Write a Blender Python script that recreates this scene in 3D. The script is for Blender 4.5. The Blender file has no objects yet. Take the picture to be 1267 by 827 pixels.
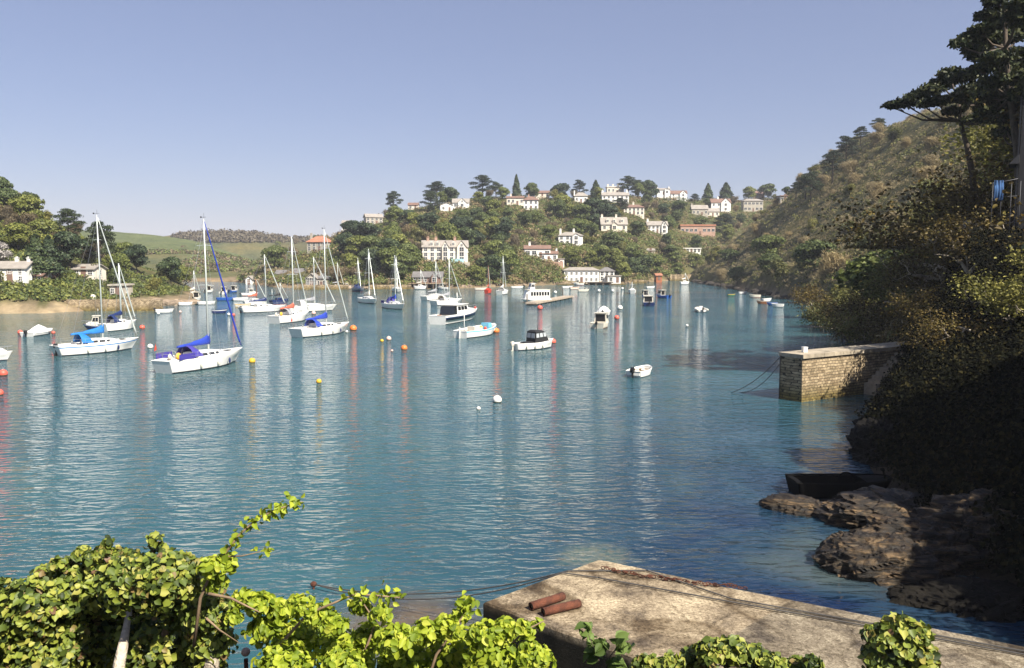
import bpy, math, random
import numpy as np
from mathutils import Vector, Matrix, noise as mnoise

random.seed(7); RNG = np.random.default_rng(7)
scene = bpy.context.scene
COL = scene.collection
PI = math.pi
F = 1000.0; CX, CY = 633.5, 413.5; CAMH = 9.5; PITCH = math.atan(93.5 / F)
CP, SP = math.cos(PITCH), math.sin(PITCH)

# ---------------------------------------------------------------- camera maths (photo pixels -> metres)
def ray(px, py):
    x = (px - CX) / F; y = (CY - py) / F
    return Vector((x, CP + y * SP, -SP + y * CP))
def on_z(px, py, z=0.0):
    d = ray(px, py); t = (z - CAMH) / d.z
    return Vector((d.x * t, d.y * t, z))
def at_y(px, py, Y):
    d = ray(px, py); t = Y / d.y
    return Vector((d.x * t, Y, CAMH + d.z * t))
def project(p):
    dx, dy, dz = p[0], p[1], p[2] - CAMH
    f = dy * CP - dz * SP; u = dy * SP + dz * CP
    return (CX + F * dx / f, CY - F * u / f, f)
def lerp_tab(tab, x):
    return float(np.interp(x, [t[0] for t in tab], [t[1] for t in tab]))
def sstep(a, b, x):
    t = min(1, max(0, (x - a) / (b - a))); return t * t * (3 - 2 * t)

# ---------------------------------------------------------------- objects and meshes
def tag(o, label=None, cat=None, group=None, kind=None):
    if label: o['label'] = label
    if cat: o['category'] = cat
    if group: o['group'] = group
    if kind: o['kind'] = kind
    return o
def empty(name, loc=(0, 0, 0), rz=0.0, label=None, cat=None, group=None, scale=None):
    o = bpy.data.objects.new(name, None); COL.objects.link(o)
    o.location = loc; o.rotation_euler = (0, 0, rz); o.empty_display_size = 0.3
    if scale: o.scale = scale if hasattr(scale, '__len__') else (scale,) * 3
    return tag(o, label, cat, group)
def link(name, me, parent=None):
    o = bpy.data.objects.new(name, me); COL.objects.link(o)
    if parent is not None: o.parent = parent
    return o

class MB:
    def __init__(s): s.v = []; s.f = []; s.m = []; s.sm = []
    def add(s, vs, fs, m=0, smooth=False):
        b = len(s.v); s.v += [tuple(v) for v in vs]
        for f in fs: s.f.append([i + b for i in f]); s.m.append(m); s.sm.append(smooth)
        return s
    def box(s, x0, x1, y0, y1, z0, z1, m=0):
        v = [(x0,y0,z0),(x1,y0,z0),(x1,y1,z0),(x0,y1,z0),(x0,y0,z1),(x1,y0,z1),(x1,y1,z1),(x0,y1,z1)]
        return s.add(v, [(0,3,2,1),(4,5,6,7),(0,1,5,4),(1,2,6,5),(2,3,7,6),(3,0,4,7)], m)
    def tube(s, pts, r, n=6, m=0, cap=True):
        pts = [Vector(p) for p in pts]
        rs = list(r) if hasattr(r, '__len__') else [r] * len(pts)
        vs = []; fs = []
        up = Vector((0, 0, 1)); prev = None
        for i, p in enumerate(pts):
            d = (pts[min(i + 1, len(pts) - 1)] - pts[max(i - 1, 0)])
            if d.length < 1e-7: d = Vector((0, 0, 1))
            d.normalize()
            if prev is None:
                a = d.cross(up if abs(d.z) < .95 else Vector((1, 0, 0))).normalized()
            else:
                a = (prev - d * prev.dot(d)); a = a.normalized() if a.length > 1e-6 else d.orthogonal().normalized()
            prev = a; b = d.cross(a)
            for k in range(n):
                t = 2 * PI * k / n
                vs.append(p + (a * math.cos(t) + b * math.sin(t)) * rs[i])
        for i in range(len(pts) - 1):
            for k in range(n):
                fs.append((i*n+k, i*n+(k+1) % n, (i+1)*n+(k+1) % n, (i+1)*n+k))
        if cap:
            fs.append(tuple(reversed(range(n)))); fs.append(tuple(range((len(pts)-1)*n, len(pts)*n)))
        return s.add(vs, fs, m, n > 4)
    def loft(s, secs, m=0, closed=True, cap0=True, cap1=True, smooth=False, mats=None):
        n = len(secs[0]); vs = [p for q in secs for p in q]; K = n if closed else n - 1
        for k in range(K):
            fs = [(i*n+k, i*n+(k+1) % n, (i+1)*n+(k+1) % n, (i+1)*n+k) for i in range(len(secs)-1)]
            s._part(vs, fs, mats[k] if mats else m, smooth)
        if cap0: s._part(vs, [tuple(reversed(range(n)))], m, False)
        if cap1: s._part(vs, [tuple(range((len(secs)-1)*n, len(secs)*n))], m, False)
        s._flush(vs)
        return s
    def _part(s, vs, fs, m, smooth):
        if not hasattr(s, '_pend'): s._pend = []
        s._pend.append((fs, m, smooth))
    def _flush(s, vs):
        b = len(s.v); s.v += [tuple(v) for v in vs]
        for fs, m, sm in s._pend:
            for f in fs: s.f.append([i + b for i in f]); s.m.append(m); s.sm.append(sm)
        s._pend = []
    def ball(s, c, r, nu=16, nv=10, m=0):
        rx, ry, rz = r if hasattr(r, '__len__') else (r, r, r)
        vs = [(c[0], c[1], c[2]-rz)]
        for i in range(1, nv):
            a = -PI/2 + PI*i/nv
            for k in range(nu):
                t = 2*PI*k/nu
                vs.append((c[0]+rx*math.cos(a)*math.cos(t), c[1]+ry*math.cos(a)*math.sin(t), c[2]+rz*math.sin(a)))
        vs.append((c[0], c[1], c[2]+rz)); fs = []
        for k in range(nu): fs.append((0, 1+(k+1) % nu, 1+k)); fs.append((len(vs)-1, len(vs)-1-nu+k, len(vs)-1-nu+(k+1) % nu))
        for i in range(nv-2):
            for k in range(nu):
                fs.append((1+i*nu+k, 1+i*nu+(k+1) % nu, 1+(i+1)*nu+(k+1) % nu, 1+(i+1)*nu+k))
        return s.add(vs, fs, m, True)
    def mesh(s, name, mats):
        me = bpy.data.meshes.new(name)
        me.from_pydata(s.v, [], s.f)
        mats = mats if isinstance(mats, (list, tuple)) else [mats]
        for m in mats: me.materials.append(m)
        me.polygons.foreach_set('material_index', s.m)
        me.polygons.foreach_set('use_smooth', s.sm)
        me.update(); return me
    def build(s, name, mats, parent=None):
        return link(name, s.mesh(name, mats), parent)

# ---------------------------------------------------------------- materials
MATS = {}
def new_mat(name):
    m = bpy.data.materials.new(name); m.use_nodes = True
    nt = m.node_tree; nt.nodes.clear()
    out = nt.nodes.new('ShaderNodeOutputMaterial'); b = nt.nodes.new('ShaderNodeBsdfPrincipled')
    nt.links.new(b.outputs[0], out.inputs['Surface'])
    return m, nt, b, out
def N(nt, typ, **kw):
    n = nt.nodes.new(typ)
    for k, v in kw.items():
        if k.startswith('i_'):
            n.inputs[k[2:].replace('_', ' ')].default_value = v
        else: setattr(n, k, v)
    return n
def ramp(nt, stops, fac=None):
    r = nt.nodes.new('ShaderNodeValToRGB'); e = r.color_ramp.elements
    while len(e) < len(stops): e.new(.5)
    for el, (p, c) in zip(e, stops): el.position = p; el.color = (*c, 1) if len(c) == 3 else c
    if fac is not None: nt.links.new(fac, r.inputs[0])
    return r
def mixc(nt, fac, a, b, mode='MIX'):
    n = nt.nodes.new('ShaderNodeMix'); n.data_type = 'RGBA'; n.blend_type = mode
    for idx, v in ((0, fac), (6, a), (7, b)):
        if hasattr(v, 'is_linked') or hasattr(v, 'links'): nt.links.new(v, n.inputs[idx])
        elif idx == 0: n.inputs[0].default_value = v
        else: n.inputs[idx].default_value = (*v, 1)
    return n.outputs[2]
def obj_coord(nt): return N(nt, 'ShaderNodeTexCoord').outputs['Object']
def geo_pos(nt): return N(nt, 'ShaderNodeNewGeometry').outputs['Position']
def noise(nt, vec, scale, detail=4, rough=.55, dist=0.0):
    n = N(nt, 'ShaderNodeTexNoise', i_Scale=scale, i_Detail=detail, i_Roughness=rough, i_Distortion=dist)
    nt.links.new(vec, n.inputs['Vector']); return n
def bump(nt, h, strength, dist, b):
    n = N(nt, 'ShaderNodeBump', i_Strength=strength, i_Distance=dist)
    nt.links.new(h, n.inputs['Height']); nt.links.new(n.outputs[0], b.inputs['Normal']); return n

def paint(name, c, rough=.45, var=.12, scale=1.5, metal=0, spec=.5, bumps=0):
    """weathered paint / plaster / fabric: base colour with soft blotches and fine grain"""
    if name in MATS: return MATS[name]
    m, nt, b, _ = new_mat(name)
    v = obj_coord(nt)
    n1 = noise(nt, v, scale, 5, .6); n2 = noise(nt, v, scale*9, 3, .6)
    dark = tuple(x*(1-var*2) for x in c); light = tuple(min(1, x*(1+var*.5)) for x in c)
    r = ramp(nt, [(.3, dark), (.62, light)], n1.outputs[0])
    g = ramp(nt, [(.3, (1-var,)*3), (.6, (1, 1, 1))], n2.outputs[0])
    nt.links.new(mixc(nt, 1.0, r.outputs[0], g.outputs[0], 'MULTIPLY'), b.inputs['Base Color'])
    b.inputs['Roughness'].default_value = rough; b.inputs['Metallic'].default_value = metal
    b.inputs['Specular IOR Level'].default_value = spec
    if bumps: bump(nt, n2.outputs[0], bumps, .05, b)
    MATS[name] = m; return m

def leafmat(name, stops, transl=.25, rough=.55, objvar=.35, spec=.25):
    if name in MATS: return MATS[name]
    m, nt, b, out = new_mat(name)
    g = N(nt, 'ShaderNodeNewGeometry'); oi = N(nt, 'ShaderNodeObjectInfo')
    r = ramp(nt, stops, g.outputs['Random Per Island'])
    r2 = ramp(nt, [(0, (1-objvar, 1-objvar*.9, 1-objvar*.7)), (.5, (1, 1, 1)), (1, (1+objvar, 1+objvar*.75, 1.0))], oi.outputs['Random'])
    c = mixc(nt, 1.0, r.outputs[0], r2.outputs[0], 'MULTIPLY')
    nt.links.new(c, b.inputs['Base Color'])
    b.inputs['Roughness'].default_value = rough; b.inputs['Specular IOR Level'].default_value = spec
    if transl > 0:
        t = N(nt, 'ShaderNodeBsdfTranslucent'); nt.links.new(c, t.inputs[0])
        ms = N(nt, 'ShaderNodeMixShader', i_Fac=transl)
        nt.links.new(b.outputs[0], ms.inputs[1]); nt.links.new(t.outputs[0], ms.inputs[2]); nt.links.new(ms.outputs[0], out.inputs['Surface'])
    MATS[name] = m; return m

WHITE = paint('white_gelcoat', (.78, .77, .73), .3, .05)
CREAM = paint('cream_gelcoat', (.66, .62, .52), .35, .06)
NAVY = paint('navy_paint', (.015, .03, .11), .3, .08)
ANTIFOUL = paint('antifouling_dark', (.02, .03, .045), .6, .15)
ANTIRED = paint('antifouling_red', (.22, .04, .025), .6, .15)
BLUESTRIPE = paint('blue_stripe', (.02, .19, .5), .35, .06)
LBLUE = paint('light_blue_paint', (.16, .5, .72), .4, .07)
CANVASBLUE = paint('blue_canvas', (.01, .17, .52), .75, .12, 3, bumps=.3)
CANVASROYAL = paint('royal_blue_canvas', (.012, .045, .38), .75, .12, 3, bumps=.3)
CANVASPURPLE = paint('violet_blue_canvas', (.045, .035, .27), .8, .12, 3)
CANVASDARK = paint('black_canvas', (.012, .012, .014), .8, .15, 3)
CANVASRED = paint('faded_red_canvas', (.52, .12, .07), .8, .12, 3)
CANVASGREY = paint('grey_canvas', (.3, .31, .33), .8, .12, 3)
ALLOY = paint('mast_alloy', (.62, .66, .62), .35, .05, metal=.25)
STEEL = paint('steel_rail', (.45, .46, .47), .3, .05, metal=.7)
WOODV = paint('varnished_wood', (.25, .1, .035), .35, .2, 2)
TEAK = paint('bleached_teak', (.3, .22, .14), .7, .2, 3)
BLACKP = paint('black_plastic', (.012, .012, .013), .4, .1)
GLASSD = paint('dark_glass', (.01, .013, .017), .06, .02, spec=.8)
YELLOWP = paint('yellow_plastic', (.75, .42, .03), .5, .08)
REDP = paint('red_plastic', (.6, .06, .03), .45, .08)
BLUEHULL = paint('blue_hull', (.02, .1, .38), .3, .08)
GREENP = paint('green_paint', (.03, .12, .07), .5, .1)
ROPE = paint('weathered_rope', (.07, .065, .06), .9, .2)
RUST = paint('rusty_iron', (.14, .045, .022), .9, .35, 5, bumps=.8)
BARK = paint('grey_brown_bark', (.1, .075, .052), .9, .3, 2.5, bumps=.8)
BARKPALE = paint('pale_lichen_bark', (.55, .47, .36), .9, .3, 1.6, bumps=.8)

# ---------------------------------------------------------------- leaf clouds
T_QUAD = (np.array([(-.45, 0, 0), (.3, -.1, .06), (.5, .8, -.05), (-.2, 1, .08)], float), [[0, 1, 2, 3]])
T_BLADE = (np.array([(-.03, 0, 0), (.03, 0, 0), (.02, 1, .05), (-.02, 1, .05)], float), [[0, 1, 2, 3]])
T_NEEDLE = (np.array([(-.16, 0, 0), (.16, 0, .0), (.2, 1, .04), (-.2, 1, -.04)], float), [[0, 1, 2, 3]])
T_IVY = (np.array([(0, 0, 0), (.38, -.06, .14), (.5, .26, .15), (.44, .52, .2), (.27, .68, .1), (0, 1.02, -.14),
                   (-.38, -.06, .14), (-.5, .26, .15), (-.44, .52, .2), (-.27, .68, .1)], float), [[0, 1, 2, 3, 4, 5], [0, 5, 9, 8, 7, 6]])
T_OVAL = (np.array([(0, 0, 0), (.26, .12, .1), (.4, .42, .17), (.3, .75, .1), (0, 1.12, -.18),
                    (-.26, .12, .1), (-.4, .42, .17), (-.3, .75, .1)], float), [[0, 1, 2, 3, 4], [0, 4, 7, 6, 5]])
def leaf_mesh(name, pts, nrm, size, tmpl, mat, flop=.6, droop=None, rng=RNG):
    """one mesh of many separate leaves: pts (n,3), nrm (n,3) preferred facing, size scalar or (n,)"""
    tv, tf = tmpl; n = len(pts); k = len(tv)
    pts = np.asarray(pts, float); nrm = np.asarray(nrm, float) + rng.normal(0, flop, (n, 3))
    nrm /= np.linalg.norm(nrm, axis=1)[:, None] + 1e-9
    r = rng.normal(0, 1, (n, 3))
    if droop is not None: r = r * .7 + np.asarray(droop)
    y = r - nrm * (r * nrm).sum(1)[:, None]; y /= np.linalg.norm(y, axis=1)[:, None] + 1e-9
    x = np.cross(y, nrm)
    s = np.broadcast_to(np.asarray(size, float), (n,)) * rng.uniform(.65, 1.3, n)
    V = (pts[:, None, :] + s[:, None, None] * (tv[None, :, 0:1] * x[:, None] + (tv[None, :, 1:2] - .3) * y[:, None] + tv[None, :, 2:3] * nrm[:, None])).reshape(-1, 3)
    me = bpy.data.meshes.new(name)
    fl = np.concatenate([np.array(f) for f in tf]); L = len(fl)
    loops = (np.arange(n)[:, None] * k + fl[None]).reshape(-1)
    sizes = np.tile([len(f) for f in tf], n)
    starts = np.concatenate([[0], np.cumsum(sizes)[:-1]])
    me.vertices.add(len(V)); me.vertices.foreach_set('co', V.reshape(-1))
    me.loops.add(len(loops)); me.loops.foreach_set('vertex_index', loops.astype(np.int32))
    me.polygons.add(len(sizes)); me.polygons.foreach_set('loop_start', starts.astype(np.int32))
    me.materials.append(mat); me.update(calc_edges=True); me.validate()
    return me
def blob_points(blobs, n, rng, shell=.55, bottom=.25):
    """points in the outer shells of ellipsoid clumps; normals point out of each clump"""
    w = np.array([b[3]*b[4] + b[4]*b[5] for b in blobs]); w = w/w.sum()
    idx = rng.choice(len(blobs), n, p=w); B = np.array(blobs)[idx]
    d = rng.normal(0, 1, (n, 3)); d /= np.linalg.norm(d, axis=1)[:, None]
    flip = (d[:, 2] < 0) & (rng.random(n) > bottom); d[flip, 2] *= -1
    rad = (shell + (1-shell)*rng.random(n)**.6)[:, None]
    rad *= 1 + .12*np.sin(d[:, :1]*9 + B[:, :1]*3)*np.cos(d[:, 1:2]*8)
    return B[:, :3] + d*B[:, 3:6]*rad, d
# ---------------------------------------------------------------- terrain
SHORE_R = [(-30, 11), (0, 12), (10, 12.5), (20, 13.5), (25, 14), (30, 14.6), (36, 16.2), (43, 18.8), (50, 23), (55, 27), (62, 30), (72, 33), (90, 39), (119, 48.5), (140, 56), (173, 64), (250, 69), (316, 73), (360, 76), (420, 110), (520, 220)]
def h_right(X, Y):
    s = lerp_tab(SHORE_R, Y); d = X - s
    if d < 0: return max(-4.0, d*.5)
    cliff = 6.0 * sstep(-10, 60, 100 - Y) * sstep(0, 3.5, d) if Y < 110 else 1.5*sstep(0, 3, d)
    h = cliff + .92 * d
    if Y < 66:
        h = cliff*(.35+.65*sstep(40, 60, Y)) + .92*min(d, 55)*(.3+.7*sstep(40, 66, Y))
    elif d > 55: h = cliff + .92*55 + (d-55)*.25 if d < 110 else cliff + .92*55 + 55*.25
    if Y > 330: h *= 1 - .8*sstep(330, 400, Y)
    return h
L_S = [(-900, 90), (-400, 118), (0, 139), (60, 141), (110, 147), (170, 160), (225, 166), (246, 168), (262, 400)]
L_Z = [(-900, 60), (-400, 45), (0, 27), (60, 20.5), (120, 13.5), (180, 8), (225, 3.6), (240, 1.4), (252, -.5), (262, -4)]
C_S = [(250, 420), (300, 322), (340, 268), (400, 250), (500, 252), (560, 258), (640, 278), (700, 298), (770, 306), (830, 350), (870, 375), (1300, 375)]
C_R = [(250, 500), (300, 350), (340, 325), (385, 330), (440, 380), (480, 400), (560, 430), (640, 440), (700, 450), (780, 480), (900, 560), (1300, 600)]
C_Z = [(255, -4), (300, 3), (340, 6), (385, 11), (440, 23), (480, 29), (520, 34), (560, 38), (640, 42), (700, 42), (780, 45), (850, 46), (900, 48), (950, 49), (1000, 50), (1300, 52)]
G_R = [(-900, 700), (130, 600), (200, 600), (300, 560), (400, 560)]
G_Z = [(-900, 50), (130, 29), (170, 27.5), (200, 26), (250, 21), (300, 11), (345, 3), (400, 1)]
def hill(S, R, Z, px, Y, back=.15, p=.9):
    s = lerp_tab(S, px); r = lerp_tab(R, px) if not isinstance(R, (int, float)) else s + R; z = lerp_tab(Z, px)
    if Y < s: return max(-4, (Y - s) * .12)
    if z <= 0: return z
    t = (Y - s) / (r - s)
    if t <= 1:
        return .3 + (z-.3) * (1.12*t**p*(1-.107*t))
    return z + min(8, (Y - r) * back * .1)
def h_near(X, Y):
    if Y > 16 or X > 12: return -4
    if Y < 2: return 7.7
    return float(np.interp(Y, [2, 3, 6, 9, 12, 14, 16], [7.7, 7.0, 4.7, 2.8, .2, -1, -4]))
def H0(X, Y):
    h = -4.0
    if Y > 60:
        px = CX + F*CP*X/(Y)
        h = max(h, hill(L_S, 55, L_Z, px, Y, back=-.8 if px > 0 else 0), hill(C_S, C_R, C_Z, px, Y, p=.82))
        gz = lerp_tab(G_Z, px)
        if Y > 300 and px < 400:
            r = lerp_tab(G_R, px)
            t = min(1.0, (Y-330)/(r-330))
            if Y > 330: h = max(h, .5 + gz*t)
        if Y > 640:
            wz = float(np.interp(px, [-200, 180, 225, 260, 320, 360, 420, 600], [40, 30, 34, 36, 36, 30, 30, 40]))
            h = max(h, wz*sstep(640, 850, Y))
    if X > 8: h = max(h, h_right(X, Y))
    return max(h, h_near(X, Y))
def H(X, Y):
    h = H0(X, Y)
    if h > -3:
        a = min(1.0, abs(h)/4 + .08)
        h += a * (1.6*mnoise.noise((X*.025, Y*.025, 1)) * (1 if Y > 90 else .4) + .5*mnoise.noise((X*.12, Y*.12, 5)))
    return h
def hit(px, py, start=14.0, step=1.5):
    d = ray(px, py); d = d / d.y; Y = start
    while Y < 1500:
        z = CAMH + d.z*Y
        if H(d.x*Y, Y) >= z: break
        Y += step * (1 + Y/150)
    lo, hi = Y - step*(1+Y/150), Y
    for _ in range(12):
        m = (lo+hi)/2
        if H(d.x*m, m) >= CAMH + d.z*m: hi = m
        else: lo = m
    return Vector((d.x*hi, hi, H(d.x*hi, hi)))

def ground_zone(X, Y, h):
    px = CX + F*CP*X/Y if Y > 5 else 0
    # r: sand/rock shore, g: green field, b: brown scrub
    if Y > 90 and X < 60 and -1 < h < 1.3 and px < 92 and Y < 175: return (.29, .235, .16)
    if -2 < h < 1.5 and Y > 100 and X < 70: return (.2, .16, .11)
    if Y > 300 and px < 345 and X < 0:
        gz = lerp_tab(G_Z, px); t = (Y-330)/(lerp_tab(G_R, px)-330)
        n = mnoise.noise((X*.03, Y*.03, 9))
        if t > .42 + .25*n and Y < 620: return (.095, .12, .055)
        return (.1 + .04*n, .105 + .02*n, .05)
    if Y > 60: 
        n = mnoise.noise((X*.04, Y*.04, 3))
        return (.085 + .03*n, .085 + .02*n, .04)
    if h < 1.2: return (.05, .04, .03)
    return (.035, .032, .02)

def build_ground():
    angs = np.radians(np.concatenate([np.arange(-150, -42, 4.0), np.arange(-42, 42, .3), np.arange(42, 151, 4.0)]))
    rs = [3.0]
    while rs[-1] < 3200: rs.append(rs[-1]*1.016 + (.05 if rs[-1] < 60 else 0))
    vs = []; cols = []
    for r in rs:
        for a in angs:
            X, Y = r*math.sin(a), r*math.cos(a); h = H(X, Y)
            vs.append((X, Y, h)); cols.append((*ground_zone(X, Y, h), 1))
    n = len(angs); fs = []
    for i in range(len(rs)-1):
        for k in range(n-1):
            q = (i*n+k, i*n+k+1, (i+1)*n+k+1, (i+1)*n+k)
            if max(vs[j][2] for j in q) > -3.9: fs.append(q)
    me = bpy.data.meshes.new('ground'); me.from_pydata(vs, [], fs)
    ca = me.color_attributes.new('zone', 'FLOAT_COLOR', 'POINT'); ca.data.foreach_set('color', np.array(cols, dtype=np.float32).reshape(-1))
    m, nt, b, _ = new_mat('hill_soil_and_turf')
    at = N(nt, 'ShaderNodeAttribute', attribute_name='zone'); p = geo_pos(nt)
    n1 = noise(nt, p, .35, 6, .65); n2 = noise(nt, p, .06, 5, .6)
    r1 = ramp(nt, [(.25, (.5, .5, .45)), (.7, (1.35, 1.3, 1.2))], n1.outputs[0])
    r2 = ramp(nt, [(.3, (.75, .8, .8)), (.7, (1.25, 1.15, 1.1))], n2.outputs[0])
    c = mixc(nt, 1.0, at.outputs['Color'], r1.outputs[0], 'MULTIPLY'); c = mixc(nt, 1.0, c, r2.outputs[0], 'MULTIPLY')
    nt.links.new(c, b.inputs['Base Color']); b.inputs['Roughness'].default_value = .95; b.inputs['Specular IOR Level'].default_value = .1
    bump(nt, n1.outputs[0], .8, .8, b)
    me.materials.append(m); me.polygons.foreach_set('use_smooth', [True]*len(fs)); me.update()
    tag(link('ground', me), kind='structure')
build_ground()

def build_water():
    m, nt, b, out = new_mat('harbour_water')
    p = geo_pos(nt)
    sep = N(nt, 'ShaderNodeSeparateXYZ'); nt.links.new(p, sep.inputs[0])
    mp = N(nt, 'ShaderNodeMapping'); mp.inputs['Rotation'].default_value = (0, 0, math.radians(-14)); mp.inputs['Scale'].default_value = (.62, 1.55, 1)
    nt.links.new(p, mp.inputs[0])
    # ripples: three wave lengths
    w1 = noise(nt, mp.outputs[0], 2.1, 1.6, .5, .5); w2 = noise(nt, mp.outputs[0], .75, 3, .5, .3); w3 = noise(nt, mp.outputs[0], .17, 2, .5)
    a1 = N(nt, 'ShaderNodeMath', operation='MULTIPLY_ADD'); nt.links.new(w2.outputs[0], a1.inputs[0]); a1.inputs[1].default_value = 1.3; nt.links.new(w1.outputs[0], a1.inputs[2])
    a2 = N(nt, 'ShaderNodeMath', operation='MULTIPLY_ADD'); nt.links.new(w3.outputs[0], a2.inputs[0]); a2.inputs[1].default_value = .8; nt.links.new(a1.outputs[0], a2.inputs[2])
    w0 = noise(nt, mp.outputs[0], 6.5, 3, .6, .3)
    a3 = N(nt, 'ShaderNodeMath', operation='MULTIPLY_ADD'); nt.links.new(w0.outputs[0], a3.inputs[0]); a3.inputs[1].default_value = .1; nt.links.new(a2.outputs[0], a3.inputs[2])
    # calmer streaks in the lee
    calm = noise(nt, mp.outputs[0], .03, 4, .6, .6)
    cr = ramp(nt, [(.36, (.3,)*3), (.5, (.85,)*3), (.66, (1.25,)*3)], calm.outputs[0])
    bn = N(nt, 'ShaderNodeBump', i_Distance=.165)
    st = N(nt, 'ShaderNodeMath', operation='MULTIPLY'); nt.links.new(cr.outputs[0], st.inputs[0]); st.inputs[1].default_value = 1.0
    nt.links.new(st.outputs[0], bn.inputs['Strength']); nt.links.new(a3.outputs[0], bn.inputs['Height']); nt.links.new(bn.outputs[0], b.inputs['Normal'])
    # depth / weed colour of the bed
    nb = noise(nt, p, .035, 4, .6, .5)
    deep = ramp(nt, [(.3, (.016, .06, .078)), (.5, (.026, .082, .098)), (.72, (.05, .112, .112))], nb.outputs[0])
    ny = N(nt, 'ShaderNodeMapRange', i_From_Min=62.0, i_From_Max=24.0); nt.links.new(sep.outputs[1], ny.inputs[0])
    weed = noise(nt, p, .13, 4, .6, .8)
    wr = ramp(nt, [(.42, (.006, .016, .045)), (.55, (.014, .035, .062)), (.72, (.05, .07, .07))], weed.outputs[0])
    # weed and sand start in the shallows towards the right bank
    sx = N(nt, 'ShaderNodeMapRange', i_From_Min=-6.0, i_From_Max=7.0); nt.links.new(sep.outputs[0], sx.inputs[0])
    mm = N(nt, 'ShaderNodeMath', operation='MULTIPLY'); nt.links.new(ny.outputs[0], mm.inputs[0]); nt.links.new(sx.outputs[0], mm.inputs[1])
    c = mixc(nt, mm.outputs[0], deep.outputs[0], wr.outputs[0])
    # sunken ledge and stones just off the slipway
    vd = N(nt, 'ShaderNodeVectorMath', operation='DISTANCE'); q = on_z(505, 775); vd.inputs[1].default_value = (q.x, q.y, 0)
    mp2 = N(nt, 'ShaderNodeMapping'); nt.links.new(p, mp2.inputs[0]); nt.links.new(p, vd.inputs[0])
    led = N(nt, 'ShaderNodeMapRange', i_From_Min=2.6, i_From_Max=1.2); 
    nl = noise(nt, p, 1.1, 4, .6, .5); ad = N(nt, 'ShaderNodeMath', operation='MULTIPLY_ADD'); nt.links.new(nl.outputs[0], ad.inputs[0]); ad.inputs[1].default_value = 1.6
    sub = N(nt, 'ShaderNodeMath', operation='ADD'); sub.inputs[1].default_value = -.8; nt.links.new(vd.outputs['Value'], sub.inputs[0]); nt.links.new(sub.outputs[0], ad.inputs[2])
    nt.links.new(ad.outputs[0], led.inputs[0])
    lc = ramp(nt, [(.35, (.035, .04, .045)), (.65, (.12, .09, .06))], nl.outputs[0])
    c = mixc(nt, led.outputs[0], c, lc.outputs[0])
    vd2 = N(nt, 'ShaderNodeVectorMath', operation='DISTANCE'); q2 = on_z(735, 690); vd2.inputs[1].default_value = (q2.x, q2.y, 0); nt.links.new(p, vd2.inputs[0])
    ad2 = N(nt, 'ShaderNodeMath', operation='MULTIPLY_ADD'); nt.links.new(nl.outputs[0], ad2.inputs[0]); ad2.inputs[1].default_value = 1.6
    nt.links.new(vd2.outputs['Value'], ad2.inputs[2])
    led2 = N(nt, 'ShaderNodeMapRange', i_From_Min=2.4, i_From_Max=1.4, i_To_Max=.55); nt.links.new(ad2.outputs[0], led2.inputs[0])
    lc2 = ramp(nt, [(.4, (.06, .1, .08)), (.62, (.2, .19, .12))], noise(nt, p, 3.5, 4, .7).outputs[0])
    c = mixc(nt, led2.outputs[0], c, lc2.outputs[0])
    nt.links.new(c, b.inputs['Base Color'])
    b.inputs['Roughness'].default_value = .045; b.subsurface_method = 'BURLEY'; b.inputs['Subsurface Weight'].default_value = .35; b.inputs['Subsurface Radius'].default_value = (1.0, 1.6, 1.6); b.inputs['Subsurface Scale'].default_value = 1.6; b.inputs['IOR'].default_value = 1.33
    me = MB().add([(-3000, -60, 0), (3000, -60, 0), (3000, 3000, 0), (-3000, 3000, 0)], [(0, 1, 2, 3)]).mesh('water', m)
    tag(link('water', me), kind='structure')
build_water()

# ---------------------------------------------------------------- camera, sky, sun
cam = bpy.data.cameras.new('camera'); co = bpy.data.objects.new('camera', cam); COL.objects.link(co)
co.location = (0, 0, CAMH); co.rotation_euler = (PI/2 - PITCH, 0, 0)
cam.sensor_width = 36; cam.lens = 36*F/1267; cam.clip_start = .1; cam.clip_end = 8000
scene.camera = co
SUN_EL, SUN_AZ = math.radians(46), math.radians(42)      # azimuth measured from straight behind the camera towards its right
sd = Vector((math.sin(SUN_AZ)*math.cos(SUN_EL), -math.cos(SUN_AZ)*math.cos(SUN_EL), math.sin(SUN_EL)))
sl = bpy.data.lights.new('sun', 'SUN'); sl.energy = 5.0; sl.angle = math.radians(.5); sl.color = (1, .93, .82)
so = bpy.data.objects.new('sun', sl); COL.objects.link(so); so.rotation_euler = sd.to_track_quat('Z', 'Y').to_euler(); so.location = (0, 0, 400)
w = bpy.data.worlds.new('World'); scene.world = w; w.use_nodes = True
nt = w.node_tree; nt.nodes.clear()
wo = nt.nodes.new('ShaderNodeOutputWorld'); bg = nt.nodes.new('ShaderNodeBackground'); sk = nt.nodes.new('ShaderNodeTexSky')
sk.sky_type = 'NISHITA'; sk.sun_disc = False; sk.sun_elevation = SUN_EL
sk.sun_rotation = math.atan2(sd.x, sd.y)
sk.air_density = 1.0; sk.dust_density = .6; sk.ozone_density = 2.0; sk.altitude = 0
tint = nt.nodes.new('ShaderNodeMix'); tint.data_type = 'RGBA'; tint.blend_type = 'MULTIPLY'; tint.inputs[0].default_value = 1
tint.inputs[7].default_value = (1.05, .95, 1.08, 1)
nt.links.new(sk.outputs[0], tint.inputs[6])
hz = nt.nodes.new('ShaderNodeMix'); hz.data_type = 'RGBA'; hz.inputs[0].default_value = .45; hz.inputs[7].default_value = (2.65, 3.05, 4.4, 1)   # even spring haze over the clear sky
nt.links.new(tint.outputs[2], hz.inputs[6]); nt.links.new(hz.outputs[2], bg.inputs[0])
bg.inputs[1].default_value = .057
nt.links.new(bg.outputs[0], wo.inputs[0])
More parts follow.
